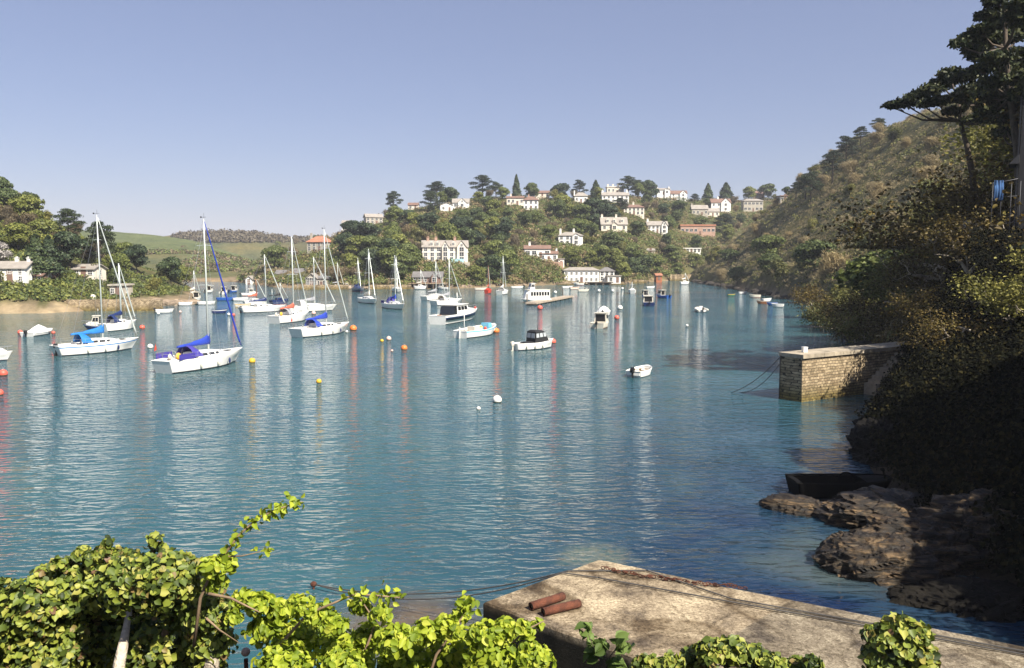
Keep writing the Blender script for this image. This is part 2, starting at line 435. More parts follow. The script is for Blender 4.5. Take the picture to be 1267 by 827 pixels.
scene.view_settings.view_transform = 'Standard'; scene.view_settings.look = 'None'; scene.view_settings.gamma = 1; scene.view_settings.exposure = 1.08
scene.view_settings.use_curve_mapping = False
scene.cycles.use_denoising = True; scene.cycles.max_bounces = 6; scene.cycles.transparent_max_bounces = 8
# ---------------------------------------------------------------- boats
def hull_f(L, B, fb, tr=.7, rake=.5, full=.8, rise=.45, trake=.15):
    def b(t):
        if t < .45: return B/2*(tr+(1-tr)*math.sin(t/.45*PI/2))
        return max(.012, B/2*math.cos((t-.45)/.55*PI/2)**full)
    def sh(t): return fb*(.96 + .06*(1-t)**2 + rise*max(0, t-.35)**1.6)
    def X(t, z):
        k = z/sh(t)
        return -L/2 + L*t*(1-0) + (rake*(k-1)*sstep(.7, 1, t)) + (trake*(1-k)*(1 if trake > 0 else 1)*(1-sstep(0, .2, t)))
    return b, sh, X
def make_hull(parent, L, B, fb, mats, tr=.7, rake=.5, full=.8, rise=.45, trake=.15, stripe=(.78, .9), boot=.12, cockpit=None, cw=.55, cdepth=.5, deckmat=None, open_boat=False, vee=.7):
    """mats = (bottom, topsides, stripe)"""
    b, sh, X = hull_f(L, B, fb, tr, rake, full, rise, trake)
    S = [0, .06, .14, .22, .3, .38, .46, .54, .62, .7, .77, .84, .9, .95, .98, 1]
    secs = []
    for t in S:
        h = sh(t); nb = 1 - .45*sstep(.5, 1, t)
        lv = [(0, -.38), (vee*nb, -.22), (.9*nb, 0), (.93*nb+.0, boot), (.97*(.5+.5*nb), .55*h), (.99, stripe[0]*h), (1.0, stripe[1]*h), (1.0, h)]
        half = [(X(t, max(z, 0)), y*b(t), z) for y, z in lv]
        secs.append([(x, -y, z) for x, y, z in reversed(half)] + half[1:])
    n = len(secs[0])
    km = [1, 2, 1, 1, 0, 0, 0, 0, 0, 0, 1, 1, 2, 1]
    mb = MB(); mb.loft(secs, m=1, closed=False, mats=km, smooth=True, cap0=True, cap1=False)
    hull = mb.build('hull', [mats[0], mats[1], mats[2]], parent)
    # deck
    dm = deckmat or mats[1]
    d = MB()
    for i in range(len(S)-1):
        t0, t1 = S[i], S[i+1]
        z0, z1 = sh(t0)-.03, sh(t1)-.03; x0, x1 = X(t0, z0), X(t1, z1); b0, b1 = b(t0)*.985, b(t1)*.985
        if cockpit and cockpit[0] <= (t0+t1)/2 <= cockpit[1]:
            w0, w1 = b0*cw, b1*cw
            for s in (-1, 1):
                d.add([(x0, s*b0, z0), (x1, s*b1, z1), (x1, s*w1, z1), (x0, s*w0, z0)], [(0, 1, 2, 3)])
                d.add([(x0, s*w0, z0), (x1, s*w1, z1), (x1, s*w1, z1-cdepth), (x0, s*w0, z0-cdepth)], [(0, 1, 2, 3)])
            d.add([(x0, -w0, z0-cdepth), (x1, -w1, z1-cdepth), (x1, w1, z1-cdepth), (x0, w0, z0-cdepth)], [(0, 1, 2, 3)], 1)
            for (tt, xx, ww, zz) in ((t0, x0, w0, z0), (t1, x1, w1, z1)):
                edge = (tt == t0 and not (i > 0 and cockpit[0] <= (S[i-1]+t0)/2)) or (tt == t1 and (t1 + (S[i+2] if i+2 < len(S) else 1))/2 > cockpit[1])
                if edge: d.add([(xx, -ww, zz), (xx, ww, zz), (xx, ww, zz-cdepth), (xx, -ww, zz-cdepth)], [(0, 1, 2, 3)])
        else:
            c0, c1 = z0+.04, z1+.04
            d.add([(x0, -b0, z0), (x1, -b1, z1), (x1, 0, c1), (x0, 0, c0)], [(0, 1, 2, 3)])
            d.add([(x0, 0, c0), (x1, 0, c1), (x1, b1, z1), (x0, b0, z0)], [(0, 1, 2, 3)])
    d.build('deck', [dm, TEAK], parent)
    r = MB()
    for s in (-1, 1):
        r.tube([(X(t, sh(t)), s*b(t)*.985, sh(t)+.0) for t in S], .028, 4)
    r.tube([(X(0, sh(0)), -b(0), sh(0)), (X(0, sh(0)), b(0), sh(0))], .028, 4)
    r.build('toe_rail', WOODV if open_boat else mats[1], parent)
    return b, sh, X

def winbox(parent, pts, m=GLASSD, name='window', th=.02, frame=None):
    """window pane from a quad of four points, given a small thickness outwards"""
    p = [Vector(q) for q in pts]; n = (p[1]-p[0]).cross(p[3]-p[0]).normalized()*th
    c = sum(p, Vector())/4
    mb = MB(); mb.add([q for q in p] + [q+n for q in p], [(4, 5, 6, 7), (0, 1, 5, 4), (1, 2, 6, 5), (2, 3, 7, 6), (3, 0, 4, 7)])
    o = mb.build(name, m, parent)
    return o
def trunk_cabin(parent, xs, ws, hs, z0, m, wins=(), inset=.82, name='cabin', wm=GLASSD, wh=(.35, .8), front=None, camber=.06):
    """cabin lofted over stations xs with half widths ws and heights hs; wins = [(x0,x1)] side windows"""
    secs = []
    for x, wd, h in zip(xs, ws, hs):
        z = z0(x) if callable(z0) else z0
        secs.append([(x, -wd, z-.05), (x, -wd*inset, z+h), (x, -wd*inset*.5, z+h+camber), (x, 0, z+h+camber*1.3), (x, wd*inset*.5, z+h+camber), (x, wd*inset, z+h), (x, wd, z-.05)])
    mb = MB(); mb.loft(secs, closed=False); c = mb.build(name, m, parent)
    for x0, x1 in wins:
        for s in (-1, 1):
            q = []
            for x, k in ((x0, wh[0]), (x1, wh[0]), (x1, wh[1]), (x0, wh[1])):
                wd = float(np.interp(x, xs, ws)) if xs[0] < xs[-1] else float(np.interp(x, xs[::-1], ws[::-1]))
                h = float(np.interp(x, xs, hs)) if xs[0] < xs[-1] else float(np.interp(x, xs[::-1], hs[::-1]))
                z = z0(x) if callable(z0) else z0
                q.append((x, s*(wd*(1-(1-inset)*k)+.004), z-.05+(h+.05)*k))
            if s > 0: q = [q[1], q[0], q[3], q[2]]
            winbox(c, q, wm)
    return c

def boat_root(name, spec, label, group=None, cat='sailing boat'):
    """spec: ('ends', stern_px, stern_py, bow_px, bow_py) or ('at', px, py, L, heading_deg)"""
    if spec[0] == 'ends':
        a, c = on_z(spec[1], spec[2]), on_z(spec[3], spec[4]); L = (c-a).length
        p = (a+c)/2; hd = math.atan2(c.y-a.y, c.x-a.x)
    else:
        p = on_z(spec[1], spec[2]); L = spec[3]; hd = math.radians(spec[4])
    return empty(name, p, hd, label, cat, group), L

BG = 'sailing boats moored in the harbour'
def yacht(spec, label, mast_h=None, mast_top=None, beam=None, fb=.95, hull=(ANTIFOUL, WHITE, WHITE), cover=CANVASROYAL, hood=None, furl=ALLOY, far=0,
          mast_mat=ALLOY, mast_t=.56, mizzen=False, dodger=None, extras=(), cabin_mat=None, group=BG, boom_left=True, name='sailing_yacht', stripe=(.78, .9), nocover=False):
    root, L = boat_root(name, spec, label, group)
    B = beam or L*.33
    b, sh, X = make_hull(root, L, B, fb, hull, tr=.62, rake=.9*L/9, full=.85, rise=.4, trake=.35, stripe=stripe, cockpit=(.08, .33) if far < 2 else None)
    zc = lambda x: sh((x+L/2)/L)-.03
    xs = [-L*.16, -L*.1, L*.0, L*.1, L*.17, L*.24]; ws = [b(.36)*.62, b(.42)*.62, b(.5)*.62, b(.6)*.58, b(.67)*.5, b(.74)*.3]
    trunk_cabin(root, xs, ws, [.42, .45, .42, .36, .25, .06], zc, cabin_mat or hull[1], wins=[(-L*.12, -L*.05), (-L*.03, L*.04), (L*.06, L*.1)] if far < 1 else [(-L*.12, L*.06)])
    mx = -L/2 + L*mast_t
    if mast_top:   # mast height from the photo's pixel
        p = root.matrix_basis @ Vector((mx, 0, 0)); d = ray(*mast_top); t = p.y/d.y; mast_h = CAMH + d.z*t
    zb = zc(mx)+.3; mh = mast_h
    far_k = 1.0 if far < 1 else 1.5
    mm = MB(); mm.tube([(mx, 0, zb-.35), (mx, 0, zb+(mh-zb)*.6), (mx-.05, 0, mh)], [.075*far_k, .07*far_k, .045*far_k], 8)
    mast = mm.build('mast', mast_mat, root)
    for k in ((.5, .8) if mh > 9 else (.62,)):
        z = zb+(mh-zb)*k; MB().tube([(mx-.1, -B*.28*(1.3-k*.5), z), (mx, 0, z+.05), (mx-.1, B*.28*(1.3-k*.5), z)], .022*far_k, 4).build('spreader', mast_mat, mast)
    if far < 1:
        v = MB(); v.tube([(mx, 0, mh), (mx, 0, mh+.5)], .012, 4); v.tube([(mx-.35, 0, mh+.12), (mx+.25, .0, mh+.16)], .014, 4); v.box(mx-.42, mx-.28, -.012, .012, mh+.06, mh+.2)
        v.build('wind_vane', BLACKP, mast)
    # boom and sail cover
    bx = mx - L*.36; bz = zb+.75
    bo = MB().tube([(mx-.05, 0, bz), (bx, 0, bz-.02)], .055, 6).build('boom', mast_mat, root)
    if not nocover:
        secs = []
        for i in range(9):
            k = i/8; x = mx+.12 - (mx+.12-bx)*k*1.02; w_ = (.15-.06*k)*(1+.2*math.sin(k*21)); hgt = .62*(1-k)**1.7+.2+.03*math.sin(k*17); z = bz-.12
            if i == 0: hgt *= 1.2
            secs.append([(x, -w_*.5, z), (x, -w_, z+hgt*.3), (x, -w_*.55, z+hgt*.75), (x, 0, z+hgt), (x, w_*.55, z+hgt*.75), (x, w_, z+hgt*.3), (x, w_*.5, z)])
        MB().loft(secs, smooth=True).build('sail_cover', cover, root)
    # rigging
    stern = (X(0, fb), 0, sh(0)); bow = (X(1, fb*1.2)-.15, 0, sh(1))
    f0 = Vector(bow); f1 = Vector((mx+.05, 0, mh-.25))
    MB().tube([f0+Vector((0, 0, .2)), f0.lerp(f1, .08), f0.lerp(f1, .5), f0.lerp(f1, .93), f1], [.05, .085*far_k**.5, .075*far_k**.5, .05, .02], 6).build('furled_foresail', furl, root)
    wr = .011 if far < 1 else .02
    MB().tube([(mx-.05, 0, mh), (stern[0]+.1, 0, stern[2])], wr, 3).build('backstay', STEEL, root)
    for s in (-1, 1):
        t_ = (mx+L/2)/L
        MB().tube([(mx, 0, mh-.3), (mx-.08, s*B*.2, zb+(mh-zb)*.5), (mx-.1, s*b(t_)*.95, sh(t_))], wr, 3).build('shroud', STEEL, root)
    if far < 2:
        # pulpit, stanchions and lifelines
        g = MB(); pr = .016 if far < 1 else .022
        ts = [0.02, .14, .28, .42, .56, .7, .84, .93]
        for s in (-1, 1):
            P = [Vector((X(t, sh(t)), s*b(t)*.93, sh(t))) for t in ts]
            for p in P: g.tube([p, p+Vector((0, 0, .58))], pr, 4)
            g.tube([p+Vector((0, 0, .57)) for p in P], .01 if far < 1 else .014, 3); g.tube([p+Vector((0, 0, .3)) for p in P], .008, 3)
            g.tube([P[-1]+Vector((0, 0, .58)), (bow[0]+.12, 0, sh(1)+.62)], pr, 4)
        g.tube([(X(0, 1)+.05, -b(.02)*.93, sh(0)+.58), (X(0, 1)-.02, 0, sh(0)+.6), (X(0, 1)+.05, b(.02)*.93, sh(0)+.58)], pr, 4)
        g.build('guard_rail', STEEL, root)
    if hood:
        secs = []
        x0 = -L*.17
        for i in range(5):
            k = i/4; x = x0 - .55 + k*1.15; rr = b(.35)*.62; hh = (.95, 1.0, .95, .75, .42)[i]; z = zc(x)+.15
            secs.append([(x, -rr*math.cos(a), z+hh*math.sin(a)*.95) for a in [PI*j/8 for j in range(9)]])
        MB().loft(secs, closed=False, cap0=False, cap1=False, smooth=True).build('spray_hood', hood, root)
    if dodger:
        for s in (-1, 1):
            MB().box(-L*.42, -L*.24, s*b(.2)*.93-.012, s*b(.2)*.93+.012, sh(.2)+.05, sh(.2)+.52).build('cockpit_dodger', dodger, root)
    if far < 2:
        r_ = MB(); r_.box(X(0, 0)-.02, X(0, 0)+.05, -.03, .03, -.3, fb*.7); r_.build('rudder', hull[1], root)
    if far < 1:
        for t in (.3, .5, .66): MB().ball((X(t, .5), -b(t)-.1, fb*.45), (.1, .1, .26)).build('fender', CREAM if t < .6 else NAVY, root)
        MB().box(L*.27, L*.27+.5, -.25, .25, zc(L*.29)+.04, zc(L*.29)+.12).build('deck_hatch', GLASSD, root)
        for s in (-1, 1): MB().tube([(-L*.24, s*b(.26)*.75, sh(.26)), (-L*.24, s*b(.26)*.75, sh(.26)+.2)], .07, 8).build('winch', STEEL, root)
        for dx in (.07, -.09): MB().tube([(mx+dx, .05, zb), (mx+dx*.4, .03, mh-.4)], .012, 3).build('halyard', ROPE, root)
        MB().tube([(mx-L*.3, 0, bz-.05), (-L*.3, 0, sh(.2)-.3)], .02, 3).build('mainsheet', ROPE, root)
        MB().tube([(mx, 0, mh-.4), (bx+.2, 0, bz)], .012, 3).build('topping_lift', STEEL, root)
    if 'wheel' in extras:
        MB().tube([(-L*.36+.02, .38*math.cos(a), sh(0)+.35+.38*math.sin(a)) for a in [2*PI*i/14 for i in range(15)]], .018, 4).build('steering_wheel', STEEL, root)
    if 'flag' in extras:
        f = MB(); f.tube([(X(0, 1)+.08, .3, sh(0)), (X(0, 1)-.15, .3, sh(0)+1.5)], .015, 4); fl = f.build('flagstaff', WOODV, root)
        MB().add([(X(0, 1)-.15, .3, sh(0)+1.45), (X(0, 1)-.3, .34, sh(0)+.95), (X(0, 1)-.22, .38, sh(0)+.8), (X(0, 1)-.05, .3, sh(0)+1.0)], [(0, 1, 2, 3)]).build('flag', REDP, fl)
    if 'yellow' in extras:
        MB().ball((-L*.33, -.3, sh(.2)+.25), (.3, .16, .3)).build('horseshoe_lifebuoy', YELLOWP, root)
        MB().ball((-L*.36, .35, sh(.2)+.2), (.16, .16, .26)).build('fender', CREAM, root)
    if 'outboard' in extras: outboard(root, X(0, 0)-.12, 0, fb*.8)
    if mizzen:
        zx = -L*.4; z_ = zc(zx)
        mz = MB().tube([(zx, 0, z_), (zx, 0, mh*.72)], [.06, .04], 6).build('mizzen_mast', mast_mat, root)
        MB().tube([(zx, 0, z_+1), (zx-L*.16, 0, z_+.98)], .1, 6).build('mizzen_boom', cover, root)
    return root

def outboard(parent, x, y, z, m=BLACKP):
    o = MB(); o.loft([[(x-.2, y-.13, z), (x+.12, y-.13, z), (x+.12, y+.13, z), (x-.2, y+.13, z)], [(x-.24, y-.15, z+.25), (x+.14, y-.15, z+.25), (x+.14, y+.15, z+.25), (x-.24, y+.15, z+.25)], [(x-.16, y-.1, z+.42), (x+.08, y-.1, z+.42), (x+.08, y+.1, z+.42), (x-.16, y+.1, z+.42)]])
    o.box(x-.08, x+.06, y-.06, y+.06, z-.75, z); o.box(x-.2, x+.04, y-.02, y+.02, z-.8, z-.5)
    return o.build('outboard_motor', m, parent)

MG = 'motor boats moored in the harbour'
def wheelhouse(root, x0, x1, wd, z, h, m, slope_f=.35, slope_b=.0, nside=2, inset=.9, roof_over=.15, roofm=None, back_open=False, wk=(.42, .85)):
    mb = MB(); iw = wd*inset
    p0 = [(x0, -wd, z), (x1, -wd, z), (x1, wd, z), (x0, wd, z)]
    p1 = [(x0+slope_b, -iw, z+h), (x1-slope_f, -iw, z+h), (x1-slope_f, iw, z+h), (x0+slope_b, iw, z+h)]
    mb.loft([p0, p1]); c = mb.build('wheelhouse', m, root)
    def q(a0, a1, b1, b0, u0, u1, v0, v1):
        A0, A1, B0, B1 = map(Vector, (a0, a1, b0, b1))
        P = lambda u, v: A0.lerp(A1, u).lerp(B0.lerp(B1, u), v)
        return [P(u0, v0), P(u1, v0), P(u1, v1), P(u0, v1)]
    for i in range(nside):
        u0, u1 = .07 + .86*i/nside + .02, .07 + .86*(i+1)/nside - .02
        winbox(c, q(p0[0], p0[1], p1[1], p1[0], u0, u1, *wk), th=.015)
        winbox(c, q(p0[2], p0[3], p1[3], p1[2], u0, u1, *wk), th=.015)
    for i in range(2):
        winbox(c, q(p0[1], p0[2], p1[2], p1[1], .06+.46*i, .46+.46*i, *wk), th=.015)
    if back_open: winbox(c, q(p0[3], p0[0], p1[0], p1[3], .1, .9, .1, .88), th=.015, name='doorway_shade_panel', m=BLACKP)  # flat black panel painted as the dark inside of the doorway
    else:
        for i in range(2): winbox(c, q(p0[3], p0[0], p1[0], p1[3], .08+.46*i, .46+.46*i, .4, .85), th=.015)
    MB().box(x0+slope_b-roof_over*2, x1-slope_f+roof_over, -iw-roof_over*.6, iw+roof_over*.6, z+h+.002, z+h+.08).build('wheelhouse_roof', roofm or m, root)
    return c

def motorboat(spec, label, style, name='motor_boat', cat='motor boat', hull=(ANTIFOUL, WHITE, WHITE), beam=None, fb=None, group=MG, accent=CANVASDARK, stripe=(.75, .88)):
    root, L = boat_root(name, spec, label, group, cat)
    B = beam or L*.36; fb = fb or .11*L+.15
    if style == 'cruiser':
        b, sh, X = make_hull(root, L, B, fb, hull, tr=.9, rake=1.3, full=.75, rise=.55, stripe=stripe, cockpit=(.06, .3), cw=.85, cdepth=.6)
        z = lambda x: sh((x+L/2)/L)-.03
        xs = [L*.04, L*.14, L*.24, L*.32, L*.38]; trunk_cabin(root, xs, [b(.54)*.8, b(.64)*.78, b(.74)*.74, b(.82)*.66, b(.88)*.5], [.62, .6, .48, .3, .08], z, hull[1], wins=[(L*.05, L*.13)])
        wheelhouse(root, -L*.2, L*.1, b(.4)*.82, z(-.05*L), 1.35, hull[1], slope_f=.6, nside=3, back_open=True, roof_over=.25)
        cn = MB(); cn.loft([[(-L*.2-1.1, s*b(.3)*.8, z(-L*.2)+.0) for s in (-1, 1)] + [(-L*.2-.9, s*b(.3)*.75, z(-L*.2)+1.25) for s in (1, -1)], [(-L*.2-.02, s*b(.3)*.8, z(-L*.2)+.0) for s in (-1, 1)] + [(-L*.2-.02, s*b(.3)*.75, z(-L*.2)+1.35) for s in (1, -1)]])
        cn.build('cockpit_canopy', GLASSD, root)
        MB().box(-L*.47, -L*.44, -.25, .25, sh(0)-.7, sh(0)+.1).build('transom_door', WOODV, root)
        MB().tube([(-.3, 0, z(0)+1.4), (-.4, 0, z(0)+3.1)], .05, 6).build('mast', hull[1], root)
        MB().ball((-.9, 0, z(0)+1.6), (.25, .25, .12)).build('radar_dome', WHITE, root)
        g = MB()
        for s in (-1, 1):
            P = [Vector((X(t, sh(t)), s*b(t)*.9, sh(t))) for t in (.5, .62, .74, .86, .95)]
            for p in P: g.tube([p, p+Vector((0, 0, .55))], .02, 4)
            g.tube([p+Vector((0, 0, .55)) for p in P] + [(X(1, 1), 0, sh(1)+.6)], .02, 4)
        g.build('guard_rail', STEEL, root)
        MB().ball((X(.95, 1), -.2, sh(.95)+.2), (.22, .18, .22)).build('fender', REDP, root)
    elif style == 'openfish':
        b, sh, X = make_hull(root, L, B, fb, hull, tr=.55, rake=.25, full=.7, rise=.75, stripe=stripe, cockpit=(.05, .9), cw=.86, cdepth=.55, open_boat=False)
        z = fb
        MB().box(-L*.12, L*.06, -.35, .35, z-.45, z+.12).build('engine_box', CREAM, root)
        for x in (-L*.3, L*.22): MB().box(x-.13, x+.13, -b((x+L/2)/L)*.86, b((x+L/2)/L)*.86, z-.12, z-.07).build('thwart', TEAK, root)
        wh = MB(); wh.loft([[(L*.2, -.55, z-.4), (L*.34, -.4, z-.4), (L*.34, .4, z-.4), (L*.2, .55, z-.4)], [(L*.2, -.5, z+.55), (L*.32, -.36, z+.5), (L*.32, .36, z+.5), (L*.2, .5, z+.55)]])
        wh.build('cuddy', LBLUE, root)
        m = MB().tube([(-L*.38, 0, z-.3), (-L*.38, 0, z+2.4)], [.05, .035], 6).build('mizzen_mast', WHITE, root)
        MB().box(-L/2-.12, -L/2+.02, -.04, .04, -.3, z+.5).build('rudder', WHITE, root)
        MB().ball((L*.12, -.45, z-.1), (.2, .2, .26)).build('fender', REDP, root); MB().ball((L*.16, .35, z), .22).build('buoy_float', YELLOWP, root)
        MB().box(-L*.2, -L*.14, -.5, .5, z-.4, z+.35).build('net_bin', CREAM, root)
    elif style == 'canopy':
        b, sh, X = make_hull(root, L, B, fb, hull, tr=.6, rake=.3, full=.68, rise=.7, stripe=stripe, cockpit=(.06, .62), cw=.84, cdepth=.6)
        z = fb-.02
        # canvas wheel shelter with clear panels
        x0, x1 = -L*.08, L*.3; wd = b(.5)*.88
        c = MB(); c.loft([[(x0, -wd, z+.0), (x1, -wd*.8, z+.1), (x1, wd*.8, z+.1), (x0, wd, z+.0)], [(x0+.1, -wd*.92, z+1.15), (x1-.55, -wd*.75, z+1.12), (x1-.55, wd*.75, z+1.12), (x0+.1, wd*.92, z+1.15)], [(x0+.25, -wd*.55, z+1.3), (x1-.75, -wd*.45, z+1.27), (x1-.75, wd*.45, z+1.27), (x0+.25, wd*.55, z+1.3)]])
        cc = c.build('canvas_canopy', accent, root)
        for s in (-1, 1):
            for u0, u1 in ((.06, .3), (.38, .64), (.72, .92)):
                A = lambda u, v: Vector((x0+.08+(x1-.35*v-x0-.16)*u*(1-.0), s*(wd*(1-.2*u)*(1-.07*v)+.004), z+.04+.08*u+1.06*v))
                q = [A(u0, .48), A(u1, .48), A(u1, .88), A(u0, .88)]
                if s > 0: q = [q[1], q[0], q[3], q[2]]
                winbox(cc, q, paint('clear_vinyl', (.42, .45, .47), .15, .05), th=.012)
        for y0_, y1_ in ((-.8, -.08), (.08, .8)): winbox(cc, [(x0+.03, wd*y1_, z+.5), (x0+.03, wd*y0_, z+.5), (x0+.075, wd*y0_*.95, z+1.0), (x0+.075, wd*y1_*.95, z+1.0)], paint('clear_vinyl', (0, 0, 0)), th=.012)
        cd = MB(); cd.loft([[(x1-.05, -wd*.8, z-.05), (L*.38, -b(.88)*.8, z+.12), (L*.38, b(.88)*.8, z+.12), (x1-.05, wd*.8, z-.05)], [(x1-.05, -wd*.7, z+.42), (L*.38, -b(.88)*.6, z+.34), (L*.38, b(.88)*.6, z+.34), (x1-.05, wd*.7, z+.42)]]); cd.build('fore_cabin', hull[1], root)
        e = MB(); e.loft([[(x, -b((x+L/2)/L)*.8, z-.02), (x, -.3, z+.1+.02*k), (x, .3, z+.1+.02*k), (x, b((x+L/2)/L)*.8, z-.02)] for k, x in enumerate((-L*.28, -L*.2, x0+.05))]); e.build('cockpit_cover', accent, root)
        MB().tube([(L*.1, 0, z+1.2), (L*.1, 0, z+1.85)], .04, 5).build('light_mast', BLACKP, root)
        outboard(root, -L/2-.18, 0, fb*.75, CREAM)
        for t in (.2, .4, .6): MB().ball((X(t, .5), -b(t)-.08, fb*.5), (.09, .09, .2)).build('fender', CREAM, root)
    elif style == 'cabin':
        b, sh, X = make_hull(root, L, B, fb, hull, tr=.88, rake=.5, full=.7, rise=.5, stripe=stripe, cockpit=(.06, .46), cw=.86, cdepth=.6)
        z = fb-.03
        wheelhouse(root, -L*.02, L*.26, b(.5)*.8, z, 1.25, WHITE if accent is not CANVASDARK else CREAM, slope_f=.4, nside=2, back_open=True)
        trunk_cabin(root, [L*.22, L*.32, L*.4], [b(.74)*.75, b(.82)*.7, b(.9)*.5], [.4, .34, .1], lambda x: sh((x+L/2)/L)-.03, WHITE)
        g = MB()
        for s in (-1, 1):
            P = [Vector((X(t, sh(t)), s*b(t)*.9, sh(t))) for t in (.6, .75, .9)]
            for p in P: g.tube([p, p+Vector((0, 0, .5))], .02, 4)
            g.tube([p+Vector((0, 0, .5)) for p in P] + [(X(1, 1), 0, sh(1)+.5)], .02, 4)
        g.build('guard_rail', STEEL, root)
        outboard(root, -L/2-.18, 0, fb*.8)
        MB().tube([(L*.0, .3, z+1.3), (L*.0, .3, z+2.3)], .025, 5).build('aerial', STEEL, root)
    elif style == 'ferry':
        b, sh, X = make_hull(root, L, B, fb, hull, tr=.95, rake=1.0, full=.55, rise=.3, stripe=stripe, cockpit=None)
        z = fb-.02
        s1 = MB(); s1.loft([[(-L*.46, -B*.43, z), (L*.28, -B*.42, z), (L*.4, -B*.25, z), (L*.4, B*.25, z), (L*.28, B*.42, z), (-L*.46, B*.43, z)], [(-L*.46, -B*.4, z+2.0), (L*.24, -B*.4, z+2.0), (L*.33, -B*.24, z+2.0), (L*.33, B*.24, z+2.0), (L*.24, B*.4, z+2.0), (-L*.46, B*.4, z+2.0)]])
        sl_ = s1.build('saloon', WHITE, root)
        n = 7
        for i in range(n):
            x0 = -L*.43+i*L*.095
            for s in (-1, 1):
                q = [(x0, s*B*.418, z+.8), (x0+L*.07, s*B*.418, z+.8), (x0+L*.07, s*B*.409, z+1.6), (x0, s*B*.409, z+1.6)]
                if s > 0: q = [q[1], q[0], q[3], q[2]]
                winbox(sl_, q, th=.03)
        MB().box(-L*.47, L*.34, -B*.42, B*.42, z+2.003, z+2.1).build('saloon_roof', CREAM, root)
        wheelhouse(root, L*.05, L*.22, B*.28, z+2.1, 1.3, WHITE, slope_f=.4, nside=2)
        MB().tube([(L*.05, 0, z+3.4), (L*.05, 0, z+5.2)], .06, 6).build('mast', BLACKP, root)
    elif style == 'dinghy':
        b, sh, X = make_hull(root, L, B, fb, hull, tr=.78, rake=.35, full=.6, rise=.5, stripe=(.8, .97), cockpit=(.03, .92), cw=.88, cdepth=fb*.62, boot=.05)
        for t in (.25, .52, .78): MB().box(-L/2+L*t-.11, -L/2+L*t+.11, -b(t)*.86, b(t)*.86, fb*.72, fb*.72+.035).build('thwart', TEAK, root)
        if accent is not None: outboard(root, -L/2-.1, 0, fb*.85, accent)
    elif style == 'rib':
        b, sh, X = make_hull(root, L, B*.75, fb*.8, hull, tr=.85, rake=.4, full=.6, rise=.4, cockpit=(.03, .85), cw=.8, cdepth=.3)
        P = []
        for t in [0, .2, .4, .6, .75, .88, .97]: P.append((X(t, 1)*1.0, B*.36*min(1, b(t)/(B*.375)*1.05), fb*.75+.25*max(0, t-.5)))
        path = P + [(L/2+.05, 0, fb*.9+.05)] + [(x, -y, z) for x, y, z in reversed(P)]
        MB().tube(path, [.14]+[.22]*(len(path)-2)+[.14], 10).build('inflated_tube', CREAM, root)
        MB().box(-.3, .25, -.28, .28, fb*.3, fb+.45).build('console', WHITE, root)
        outboard(root, -L/2-.1, 0, fb*.9)
    elif style == 'covered':
        b, sh, X = make_hull(root, L, B, fb, hull, tr=.85, rake=.4, full=.6, rise=.5, stripe=stripe)
        secs = []
        for k in range(9):
            t = .03+k/8*.9; h = .75*math.exp(-((t-.48)/.2)**2)+.08; x = X(t, fb); bb = b(t)*1.03; s_ = sh(t)
            secs.append([(x, -bb, s_-.12), (x, -bb*.98, s_+.03), (x, -bb*.45, s_+h*.72), (x, 0, s_+h), (x, bb*.45, s_+h*.72), (x, bb*.98, s_+.03), (x, bb, s_-.12)])
        MB().loft(secs, closed=False, smooth=True).build('boat_cover', WHITE, root)
        outboard(root, -L/2-.15, 0, fb*.8)
    return root

W3 = (ANTIFOUL, WHITE, WHITE)
yacht(('ends', 67, 441, 172, 431), 'white sloop with bright blue sail cover and blue stripe along its hull', mast_top=(121, 266), hull=(ANTIFOUL, WHITE, BLUESTRIPE), cover=CANVASBLUE, hood=CANVASBLUE, dodger=None, extras=('outboard',), fb=1.0, beam=2.9, stripe=(.76, .86))
yacht(('ends', 199, 463, 300, 446), 'nearest white sloop with royal blue sail cover, violet cockpit dodgers and a yellow lifebuoy', mast_top=(260, 271), cover=CANVASROYAL, hood=CANVASPURPLE, dodger=CANVASPURPLE, extras=('flag', 'yellow', 'wheel'), furl=CANVASROYAL, fb=1.05, beam=3.2)
yacht(('ends', 365, 418, 432, 410), 'white sloop with drooping royal blue sail cover, tied to an orange buoy', mast_top=(401, 284), cover=CANVASROYAL, hood=CANVASROYAL, fb=1.05, extras=('flag',))
yacht(('ends', 338, 401, 382, 395), 'white sloop with faded red sail cover', mast_top=(361, 293), cover=CANVASRED, hood=CANVASGREY, fb=1.1, far=1, beam=3.2, extras=('yellow',))
yacht(('ends', 126, 411, 169, 406), 'white sloop with navy cover moored behind the blue-striped sloop', mast_top=(147, 326), cover=NAVY, hood=NAVY, fb=1.0, far=1)
motorboat(('ends', 142, 407, 103, 408), 'dark-hulled motor launch lying behind the blue-striped sloop', 'cabin', hull=(ANTIFOUL, NAVY, WHITE), stripe=(.8, .99))
